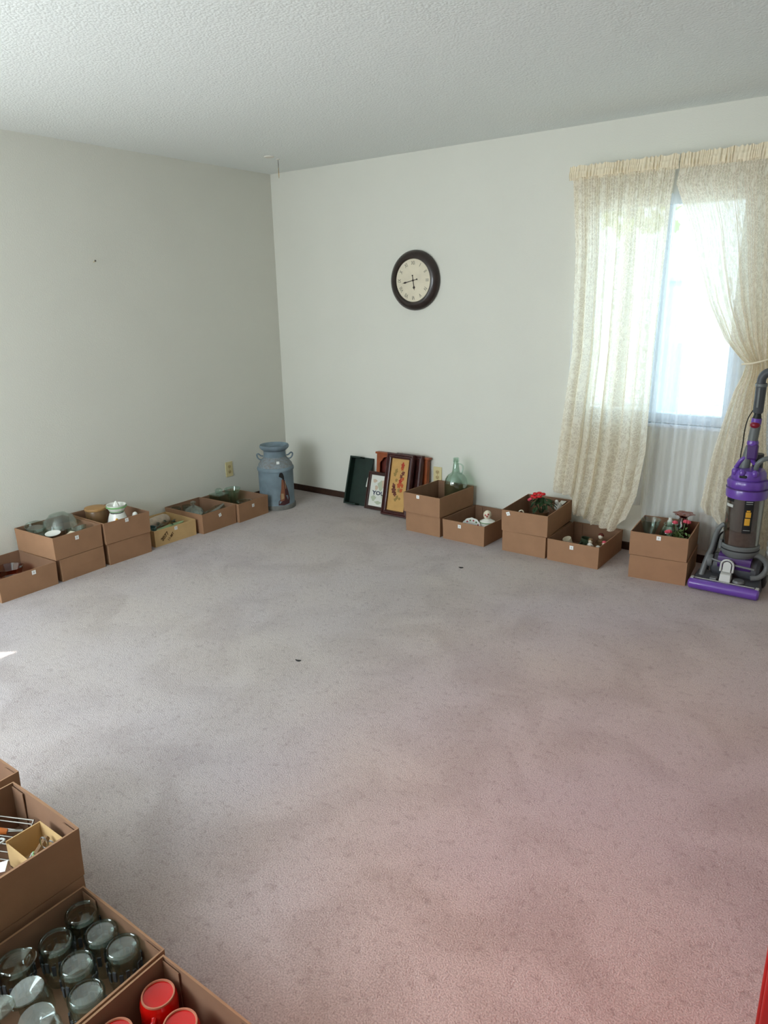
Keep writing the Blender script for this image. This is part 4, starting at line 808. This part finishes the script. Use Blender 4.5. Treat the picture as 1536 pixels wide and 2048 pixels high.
for lab, x, y in (('upturned glass jar in the far corner of the jar tray', 2.757, -3.628), ('upturned glass jar, second along the far edge of the jar tray', 2.842, -3.632), ('upturned glass jar with bright rim, third along the far edge', 2.925, -3.630),
    ('upturned glass jar in the middle of the jar tray', 2.872, -3.712), ('upturned glass jar beside the red mug tray wall', 2.962, -3.745), ('dim upturned glass jar left of the middle one', 2.778, -3.707), ('dim upturned glass jar at the left wall of the jar tray', 2.753, -3.792)):
    jar(lab, x, y, 0.112+random.uniform(-0.004, 0.006))
GG = 'upturned clear goblets in the foreground tray'
def goblet(lab, x, y, h, rot):
    t = thing('glass_goblet', lab, 'goblet', (x, y, zj), rot, GG); 
    G().lathe([(0.030, 0), (0.034, 0.0), (0.036, 0.03), (0.028, 0.06), (0.010, 0.078), (0.0045, 0.086), (0.0045, h-0.012), (0.010, h-0.006), (0.033, h-0.002), (0.035, h), (0.033, h+0.002), (0.0004, h+0.001)], 32).obj('goblet_body', 'glassd', t, smooth=True)
goblet('upturned goblet with a wide round foot near the left of the jar tray', 2.818, -3.785, 0.150, (0.10, -0.08, 0))
goblet('upturned goblet with a shiny foot in the middle of the jar tray', 2.893, -3.808, 0.148, (0.14, -0.05, 0))
goblet('upturned goblet nearest the bottom edge of the photo', 2.955, -3.842, 0.150, (0.05, 0.06, 0))
goblet('upturned goblet at the lower left edge of the photo', 2.885, -3.895, 0.150, (-0.05, -0.06, 0))
vessel('shot_glass', 'small upturned shot glass in the corner by the red mugs', 'glass', (2.985, -3.608, 0.072), [(0.015, 0), (0.017, 0.01), (0.022, 0.065)], 0.004, 'glassd', rot=(PI, 0, 0))
RG = 'upturned red mugs in the foreground tray'
for lab, x, y, rz, h in (('upturned red mug fully in view in the corner of its tray', 3.083, -3.652, -0.9, 0.104), ('upturned red mug, middle one of the row', 3.176, -3.668, -0.4, 0.104), ('upturned red mug at the right of the row', 3.268, -3.655, 2.6, 0.104), ('upturned red mug at the left wall of its tray', 3.085, -3.758, -1.3, 0.104)):
    mug('red_mug', lab, (x, y, 0.006), 0.0405, h, 'red', (0, 0, rz), group=RG, upside=True, ring=True)

# utensil tray (floor z 0.139, rim 0.275)
ZU = 0.140
t = thing('small_carton', 'small open carton of odds and ends inside the utensil tray', 'carton', (2.592, -3.630, ZU+0.030), (0, 0, 0.0))
for a_, b_ in (((-0.062, -0.045, 0), (0.062, 0.045, 0.003)), ((-0.062, -0.045, 0), (-0.059, 0.045, 0.075)), ((0.059, -0.045, 0), (0.062, 0.045, 0.075)), ((-0.059, 0.042, 0), (0.059, 0.045, 0.075)), ((-0.059, -0.045, 0), (0.059, -0.042, 0.068))):
    G().span(a_, b_).obj('carton_panel', 'pale', t)
G().span((2.53, -3.68, ZU), (2.655, -3.585, ZU+0.028)).obj('cardboard_pad', 'card2', label='flat cardboard pad under the small carton', cat='cardboard')
t = thing('scissors', 'steel scissors with ring handles standing in the small carton', 'scissors', (2.625, -3.620, ZU+0.036), (0.1, 0.15, 0.3))
for s_ in (-1, 1):
    G().tube([(s_*0.012+0.011*math.cos(q), 0, 0.078+0.018*math.sin(q)) for q in [2*PI*i/18 for i in range(18)]], 0.0022, 6, True).tube([(s_*0.008, 0, 0.060), (-s_*0.004, 0, 0.030), (-s_*0.006, 0, 0.0)], 0.003, 6).obj('scissor_half', 'steel', t, smooth=True)
t = thing('corkscrew', 'small dark handled corkscrew lying in the small carton', 'corkscrew', (2.580, -3.622, ZU+0.060), (0.3, 0.5, 0.6)); G().tube([(0, -0.025, 0.03), (0, 0.025, 0.03)], 0.008, 8).obj('corkscrew_handle', 'brownc', t, smooth=True)
G().tube([(0.005*math.cos(i*0.8), 0.005*math.sin(i*0.8), 0.025-0.0016*i) for i in range(34)], 0.0014, 5).obj('worm', 'steel', t)
t = thing('cookie_cutter', 'small shiny metal cutter in the small carton', 'cutter', (2.602, -3.645, ZU+0.060), (0.5, 0.2, 0)); G().tube([(0.016*math.cos(q)*(1+0.2*math.cos(5*q)), 0.016*math.sin(q)*(1+0.2*math.cos(5*q)), 0.01) for q in [2*PI*i/30 for i in range(30)]], 0.0025, 5, True).obj('cutter_band', 'steel', t, smooth=True)
G().at((2.615, -3.655, ZU+0.078), (0.0, 0.1, -0.6)).box((0, 0, 0), (0.05, 0.006, 0.006)).obj('green_pen', 'gtrim', bevel=0.001, label='thin green stick lying in the small carton', cat='pen')
t = thing('roasting_rack', 'steel roasting rack with parallel bars at the left of the utensil tray', 'rack', (2.447, -3.650, ZU+0.030), (0.75, 0, 0.45))
G().tube([(-0.06, -0.05, 0), (0.06, -0.05, 0), (0.06, 0.07, 0), (-0.06, 0.07, 0)], 0.003, 6, True).obj('rack_rim', 'dsteel', t)
for i in range(6): G().tube([(-0.06, -0.03+0.018*i, 0.002), (0.06, -0.03+0.018*i, 0.002)], 0.0020, 6).obj('rack_bar', 'dsteel', t)
def utensil(name, lab, cat, loc, rot, hm, hl, blade, bm, hr=0.008):
    t = thing(name, lab, cat, loc, rot)
    G().tube([(-hl, 0, 0), (-hl*0.6, 0, 0.002), (0, 0, 0)], [hr*0.8, hr*1.15, hr*0.8], 10).obj('handle', hm, t, smooth=True)
    G().tube([(0, 0, 0), (0.06, 0, 0)], 0.0028, 6).obj('shank', 'steel', t)
    blade(t, bm)
def spat(t, bm): G().add([(0.055, -0.006, -0.001), (0.07, -0.012, 0), (0.13, -0.014, 0.008), (0.13, 0.014, 0.008), (0.07, 0.012, 0), (0.055, 0.006, -0.001), (0.055, -0.006, 0.002), (0.07, -0.012, 0.003), (0.13, -0.014, 0.011), (0.13, 0.014, 0.011), (0.07, 0.012, 0.003), (0.055, 0.006, 0.002)], [(5, 4, 3, 2, 1, 0), (6, 7, 8, 9, 10, 11), (0, 1, 7, 6), (1, 2, 8, 7), (2, 3, 9, 8), (3, 4, 10, 9), (4, 5, 11, 10), (5, 0, 6, 11)]).obj('blade', bm, t)
def ladl(t, bm): G().at((0.08, 0, 0), (0, 0.2, 0)).shell([(0.01, -0.012), (0.022, -0.004), (0.028, 0.012)], 0.002, 20).obj('bowl', bm, t, smooth=True)
utensil('spatula', 'steel spatula with a bright blade in the utensil tray', 'spatula', (2.490, -3.790, ZU+0.060), (0.35, -0.10, 0.75), 'vblack', 0.10, spat, 'steel')
utensil('ladle', 'black handled ladle at the left of the utensil tray', 'ladle', (2.47, -3.86, ZU+0.035), (0.1, -0.1, 0.9), 'vblack', 0.11, ladl, 'vdark')
utensil('serving_spoon', 'black handled spoon at the front of the utensil tray', 'spoon', (2.55, -3.83, ZU+0.050), (0, -0.05, 0.2), 'vblack', 0.09, ladl, 'steel', 0.009)
t = thing('bottle_opener', 'long light metal opener with a slotted end across the utensil tray', 'opener', (2.500, -3.700, ZU+0.100), (0.1, -0.10, 0.90))
G().box((-0.05, 0, 0), (0.12, 0.012, 0.004)).obj('opener_shaft', 'vlight', t, bevel=0.001)
G().tube([(0.018+0.016*math.cos(q), 0.008*math.sin(q), 0) for q in [2*PI*i/18 for i in range(18)]], 0.0028, 6, True).obj('opener_loop', 'vlight', t, smooth=True)
t = thing('orange_peeler', 'peeler with an orange handle at the left of the utensil tray', 'peeler', (2.462, -3.668, ZU+0.095), (0, 0.1, 0.8)); G().tube([(-0.05, 0, 0), (0, 0, 0.004), (0.028, 0, 0)], [0.008, 0.010, 0.007], 10).obj('handle', 'orange', t, smooth=True); G().box((0.045, 0, 0), (0.04, 0.008, 0.003)).obj('blade', 'steel', t)
t = thing('red_sieve', 'small red handled sieve low in the utensil tray', 'sieve', (2.60, -3.745, ZU+0.045), (0, 0, 0.3)); G().tube([(0.025*math.cos(q), 0.025*math.sin(q), 0) for q in [2*PI*i/20 for i in range(20)]], 0.003, 6, True).obj('rim', 'red', t, smooth=True); G().lathe([(0.024, 0), (0.018, -0.012), (0.0004, -0.018)], 16).obj('mesh_bowl', 'dsteel', t, smooth=True); G().tube([(0.025, 0, 0), (0.055, 0, 0)], 0.004, 6).obj('handle', 'red', t)

# ------------------------------------------------------------------ upright vacuum cleaner
t = thing('vacuum_cleaner', 'purple and grey bagless upright vacuum cleaner at the right by the curtain', 'vacuum cleaner', (3.527, -0.30, 0), (0, 0, 0.0))
VX = 0.035        # bin axis offset
def vp(g, name, m, parent=t, **k): return g.obj(name, m, parent, **k)
g = G().at((0, -0.130, 0.032), (0, HP, 0)); g.lathe([(0.0004, -0.172), (0.020, -0.172), (0.028, -0.164), (0.029, 0), (0.028, 0.164), (0.020, 0.172), (0.0004, 0.172)], 24)
head = vp(g, 'bumper', 'purple', smooth=True)
g = G(); g.add([(-0.165, -0.135, 0.006), (0.165, -0.135, 0.006), (0.165, 0.02, 0.006), (-0.165, 0.02, 0.006), (-0.16, -0.125, 0.056), (0.16, -0.125, 0.056), (0.155, 0.01, 0.072), (-0.155, 0.01, 0.072)], [(3, 2, 1, 0), (4, 5, 6, 7), (0, 1, 5, 4), (1, 2, 6, 5), (2, 3, 7, 6), (3, 0, 4, 7)])
hd = vp(g, 'cleaner_head', 'vdark', bevel=0.006)
G().at((0, 0, 0)).box((0, -0.112, 0.0605), (0.29, 0.004, 0.003)).obj('trim_line', 'vlight', hd)
for s_ in (-1, 1): G().box((s_*0.158, -0.115, 0.056), (0.018, 0.035, 0.012)).obj('end_cap', 'vlight', t, bevel=0.004, label='pale end cap')
# release block with arch
rb = G().add([(-0.030, -0.105, 0.060), (0.026, -0.105, 0.060), (0.026, -0.055, 0.066), (-0.030, -0.055, 0.066), (-0.028, -0.095, 0.098), (0.024, -0.095, 0.098), (0.024, -0.055, 0.110), (-0.028, -0.055, 0.110)], [(3, 2, 1, 0), (4, 5, 6, 7), (0, 1, 5, 4), (1, 2, 6, 5), (2, 3, 7, 6), (3, 0, 4, 7)]).obj('release_block', 'vlight', t, bevel=0.003)
G().at((-0.002, -0.070, 0.105), (HP-0.25, 0, 0)).prism([(-0.020, 0), (0.020, 0)]+[(0.020*math.cos(q), 0.036+0.020*math.sin(q)) for q in [PI*i/12 for i in range(13)]], 0.012).obj('arch_plate', 'vlight', rb, bevel=0.002)
G().tube([(-0.002-0.030, -0.078, 0.108)]+[(-0.002+0.030*math.cos(q), -0.070, 0.142+0.030*math.sin(q)) for q in [PI-PI*i/12 for i in range(13)]]+[(-0.002+0.030, -0.078, 0.108)], 0.0055, 8).obj('arch_rim', 'vlight', rb, smooth=True)
G().box((-0.058, -0.09, 0.066), (0.034, 0.035, 0.012)).obj('side_tab', 'vgrey', t, bevel=0.003); G().at((0.062, -0.08, 0.064)).lathe([(0.0004, 0), (0.03, 0), (0.026, 0.012), (0.0004, 0.014)], 20).obj('height_dial', 'vgrey', t, smooth=True)
# motor bucket and filters
G().at((VX-0.01, 0.02, 0.115), (0, HP, 0)).lathe([(0.0004, -0.120), (0.045, -0.120), (0.060, -0.105), (0.064, 0), (0.060, 0.105), (0.045, 0.120), (0.0004, 0.120)], 28).obj('motor_housing', 'vdark', t, smooth=True)
G().at((VX-0.01, -0.010, 0.150), (0, HP, 0)).lathe([(0.0004, -0.080), (0.046, -0.080), (0.048, 0.0), (0.046, 0.080), (0.0004, 0.080)], 28, fn=lambda a, j: 1+0.03*math.cos(14*a)).obj('filter_housing', 'purpled', t, smooth=True)
G().tube([(-0.085, -0.052, 0.158), (-0.02, -0.060, 0.150), (0.125, -0.055, 0.138)], 0.006, 8).obj('filter_bar', 'vgrey', t, smooth=True)
G().at((-0.095, -0.02, 0.14), (0, HP, 0)).lathe([(0.0004, -0.012), (0.034, -0.012), (0.036, 0), (0.030, 0.012), (0.0004, 0.012)], 24).obj('side_cap', 'vgrey', t, smooth=True)
for s_ in (-1, 1):
    wx = VX+s_*0.115
    w_ = G().at((wx, 0.085, 0.072), (0, HP, 0)).lathe([(0.0004, -0.018), (0.060, -0.018), (0.071, -0.012), (0.071, 0.012), (0.060, 0.018), (0.0004, 0.018)], 28).obj('wheel', 'vblack', t, smooth=True)
    G().at((wx+s_*0.018, 0.085, 0.072), (0, HP, 0)).lathe([(0.0004, -0.003), (0.03, -0.003), (0.03, 0.003), (0.0004, 0.003)], 20).obj('wheel_hub', 'vgrey', w_, smooth=True)
# yoke arms
G().tube(spline([(-0.128, -0.055, 0.055), (-0.122, -0.040, 0.100), (-0.110, -0.020, 0.160), (-0.098, 0.0, 0.215), (-0.086, 0.005, 0.290), (-0.068, 0.0, 0.330), (-0.050, 0.0, 0.345)], 5), [0.016]*12+[0.014]*12+[0.012]*7, 10).obj('yoke_arm', 'vgrey', t, smooth=True)
G().tube(spline([(0.110, -0.045, 0.085), (0.150, -0.03, 0.095), (0.172, -0.005, 0.130), (0.168, 0.0, 0.170), (0.135, -0.01, 0.200), (0.110, -0.02, 0.205)], 5), 0.014, 10).obj('yoke_arm', 'vgrey', t, smooth=True)
# bin base
G().at((VX, 0, 0)).lathe([(0.0004, 0.185), (0.070, 0.185), (0.082, 0.195), (0.090, 0.212), (0.093, 0.218), (0.093, 0.228), (0.088, 0.231), (0.093, 0.235), (0.095, 0.250), (0.089, 0.256), (0.0004, 0.256)], 40).obj('bin_base', 'vgrey', t, smooth=True)
G().at((VX, 0, 0)).lathe([(0.089, 0.2275), (0.0945, 0.229), (0.0945, 0.2335), (0.089, 0.235), (0.089, 0.2275)], 40).obj('bin_gasket', 'vblack', t, smooth=True)
G().box((VX-0.088, -0.035, 0.245), (0.016, 0.024, 0.05)).obj('bin_catch', 'vgrey', t, bevel=0.004)
G().at((VX, 0, 0)).lathe([(0.084, 0.256), (0.087, 0.256), (0.089, 0.515), (0.086, 0.515), (0.084, 0.256)], 40).obj('clear_bin', 'vbin', t, smooth=True)
G().at((VX, 0, 0)).lathe([(0.0004, 0.262), (0.045, 0.262), (0.050, 0.30), (0.058, 0.34), (0.074, 0.40), (0.076, 0.515), (0.0004, 0.515)], 32).obj('cyclone_shroud', 'vshroud', t, smooth=True)
G().at((VX, 0, 0)).lathe([(0.0004, 0.257), (0.081, 0.257), (0.080, 0.300), (0.072, 0.325), (0.050, 0.330), (0.0004, 0.33)], 32, fn=lambda a, j: 1+0.03*math.sin(5*a+j)-0.03).obj('dust_heap', 'dust', t, smooth=True)
def wrap(a0, a1, z0, z1, r, name, m, parent):
    n = 8; vs = []; fs = []
    for i in range(n+1):
        a_ = a0+(a1-a0)*i/n
        vs += [(VX+r*math.cos(a_), r*math.sin(a_), z0), (VX+r*math.cos(a_), r*math.sin(a_), z1)]
    for i in range(n): fs.append((2*i, 2*i+2, 2*i+3, 2*i+1))
    return G().add(vs, fs).obj(name, m, parent)
D = math.radians
# the camera sees the bin from azimuth about -80 deg
bl = wrap(D(-82), D(-54), 0.335, 0.515, 0.0905, 'black_label', 'vblack', t)
wrap(D(-76), D(-60), 0.420, 0.448, 0.0912, 'yellow_symbol', 'vyel', bl); wrap(D(-77), D(-61), 0.378, 0.415, 0.0912, 'yellow_symbol', 'vyel', bl); wrap(D(-74), D(-63), 0.450, 0.458, 0.0912, 'yellow_symbol', 'vyel', bl)
wrap(D(-78), D(-58), 0.500, 0.503, 0.0912, 'label_line', 'vlight', bl); wrap(D(-78), D(-58), 0.490, 0.492, 0.0912, 'label_line', 'vlight', bl); wrap(D(-78), D(-58), 0.350, 0.352, 0.0912, 'label_line', 'vlight', bl)
wrap(D(-152), D(-118), 0.492, 0.515, 0.0905, 'black_label', 'vblack', t); wrap(D(-148), D(-118), 0.462, 0.477, 0.0905, 'white_label', 'vlight', t)
# cyclone pack
G().at((VX, 0, 0)).lathe([(0.090, 0.508), (0.097, 0.510), (0.099, 0.540), (0.094, 0.560), (0.0004, 0.560)], 56, fn=lambda a, j: 1).obj('cyclone_skirt', 'purple', t, smooth=True)
G().at((VX, 0, 0)).lathe([(0.088, 0.556), (0.091, 0.560), (0.096, 0.590), (0.090, 0.603), (0.070, 0.607), (0.0004, 0.607)], 72, fn=lambda a, j: 1+0.045*abs(math.cos(4.5*a))).obj('cyclone_tier', 'purple', t, smooth=True)
G().at((VX, 0, 0)).lathe([(0.080, 0.606), (0.082, 0.612), (0.080, 0.640), (0.070, 0.655), (0.03, 0.660), (0.0004, 0.660)], 56, fn=lambda a, j: 1+0.02*math.cos(9*a)).obj('cyclone_cap', 'purple', t, smooth=True)
G().at((VX, 0, 0)).lathe([(0.093, 0.553), (0.1005, 0.556), (0.1005, 0.560), (0.093, 0.562), (0.093, 0.553)], 40).obj('seam_ring', 'purpled', t, smooth=True)
G().at((VX, 0, 0)).box((-0.012, -0.078, 0.628), (0.036, 0.022, 0.014)).obj('bin_button', 'vblack', t, bevel=0.005)
for a_ in (D(-140), D(-105), D(-60)): G().at((VX, 0, 0)).ball((0.076*math.cos(a_), 0.076*math.sin(a_), 0.645), (0.017, 0.017, 0.020), 12, 8).obj('cyclone_lobe', 'purple', t, smooth=True)
G().tube(spline([(VX-0.065, 0.0, 0.655), (VX-0.04, -0.01, 0.70), (VX-0.01, 0.0, 0.715), (VX+0.02, 0.01, 0.68)], 5), 0.011, 10).obj('carry_handle', 'purple', t, smooth=True)
# spine and hose
G().tube([(VX+0.02, 0.095, 0.10), (VX+0.02, 0.098, 0.40), (VX+0.02, 0.085, 0.72)], 0.026, 12).obj('spine', 'vdark', t, smooth=True)
hp = spline([(VX+0.13, 0.06, 0.09), (VX+0.135, 0.07, 0.30), (VX+0.115, 0.065, 0.55), (VX+0.075, 0.06, 0.75), (VX+0.06, 0.05, 0.90), (VX+0.06, 0.04, 0.98)], 16)
G().tube(hp, [0.017+0.003*(i % 2) for i in range(len(hp))], 12).obj('hose', 'vlight', t, label='pale corrugated hose')
# neck and wand
G().tube([(VX-0.030, 0.005, 0.640), (VX-0.012, 0.005, 0.770)], [0.026, 0.020], 14).obj('wand_socket', 'vgrey', t, smooth=True)
G().box((VX+0.004, -0.004, 0.745), (0.050, 0.036, 0.080)).obj('tool_clip', 'purpled', t, bevel=0.010)
G().at((VX-0.002, 0.005, 0.778)).lathe([(0.0004, 0), (0.026, 0), (0.028, 0.012), (0.024, 0.024), (0.0004, 0.024)], 20).obj('clip_cap', 'purple', t, smooth=True)
G().tube([(VX-0.004, 0.006, 0.800), (VX+0.002, 0.006, 0.880)], 0.0235, 18).obj('wand_barrel', 'vgrey', t, smooth=True)
G().ball((VX+0.0, -0.006, 0.882), (0.024, 0.020, 0.018), 16, 10).obj('release_button', 'vred', t, smooth=True, label='dark red round button')
G().tube([(VX+0.001, 0.006, 0.884), (VX+0.003, 0.006, 0.915)], 0.024, 18).obj('wand_collar', 'purple', t, smooth=True)
G().tube([(VX+0.003, 0.006, 0.914), (VX+0.004, 0.006, 0.945)], [0.021, 0.015], 16).obj('wand_neck', 'vblack', t, smooth=True)
wd = G().at((VX+0.004, 0.006, 0)).lathe([(0.0004, 0.940), (0.020, 0.940), (0.024, 0.950), (0.025, 1.075), (0.026, 1.090), (0.0004, 1.090)], 20).obj('wand', 'vdark', t, smooth=True)
G().box((VX+0.002, -0.020, 1.02), (0.010, 0.004, 0.10)).obj('wand_groove', 'vgrey', wd, bevel=0.002)
G().tube(spline([(VX+0.002, 0.006, 1.080), (VX+0.004, 0.004, 1.115), (VX+0.022, 0.004, 1.140), (VX+0.060, 0.006, 1.148), (VX+0.100, 0.010, 1.130), (VX+0.118, 0.014, 1.090), (VX+0.120, 0.018, 1.03)], 5), [0.023, 0.023]+[0.021]*29, 12).obj('grip', 'vdark', t, smooth=True)
G().at((VX+0.004, 0.006, 0)).lathe([(0.022, 1.070), (0.028, 1.074), (0.028, 1.086), (0.022, 1.090), (0.022, 1.070)], 24).obj('grip_collar', 'vgrey', t, smooth=True)
# nozzle clipped at right and power cord
G().tube(spline([(VX+0.035, -0.045, 0.665), (VX+0.045, -0.055, 0.70), (VX+0.075, -0.05, 0.725), (VX+0.12, -0.03, 0.725)], 5), 0.012, 10).obj('stair_tool', 'vgrey', t, smooth=True)
G().tube(spline([(VX-0.018, 0.0, 0.955), (VX-0.036, -0.004, 0.91), (VX-0.044, -0.006, 0.85), (VX-0.046, 0.0, 0.78), (VX-0.052, 0.02, 0.70), (VX-0.040, 0.06, 0.62)], 6), 0.0028, 6).obj('power_cord', 'vblack', t, smooth=True)
G().tube(spline([(VX-0.10, 0.05, 0.01), (VX-0.16, 0.08, 0.05), (VX-0.13, 0.07, 0.17), (VX-0.11, 0.05, 0.27), (VX-0.06, 0.07, 0.30)], 6), 0.005, 6).obj('power_cord', 'vblack', t, smooth=True)

# ------------------------------------------------------------------ red cabinet at the right edge, near
t = thing('red_cabinet', 'glossy dark red cabinet whose edge enters at the lower right', 'cabinet', (4.345, -3.13, 0))
G().span((-0.20, -0.16, 0.05), (0.20, 0.17, 0.86)).obj('carcass', 'redcab', t, bevel=0.003)
G().span((-0.19, -0.15, 0), (0.19, 0.16, 0.05)).obj('plinth', 'base', t)
G().span((-0.21, -0.185, 0.86), (0.21, 0.18, 0.885)).obj('cabinet_top', 'redcab', t, bevel=0.004)
for s_ in (-1, 1):
    dd = G().span((s_*0.1-0.094, -0.178, 0.07), (s_*0.1+0.094, -0.160, 0.84)).obj('cabinet_door', 'redcab', t, bevel=0.003)
    G().ball((s_*0.02, -0.190, 0.5), 0.011, 12, 8).obj('knob', 'brass', dd, smooth=True)
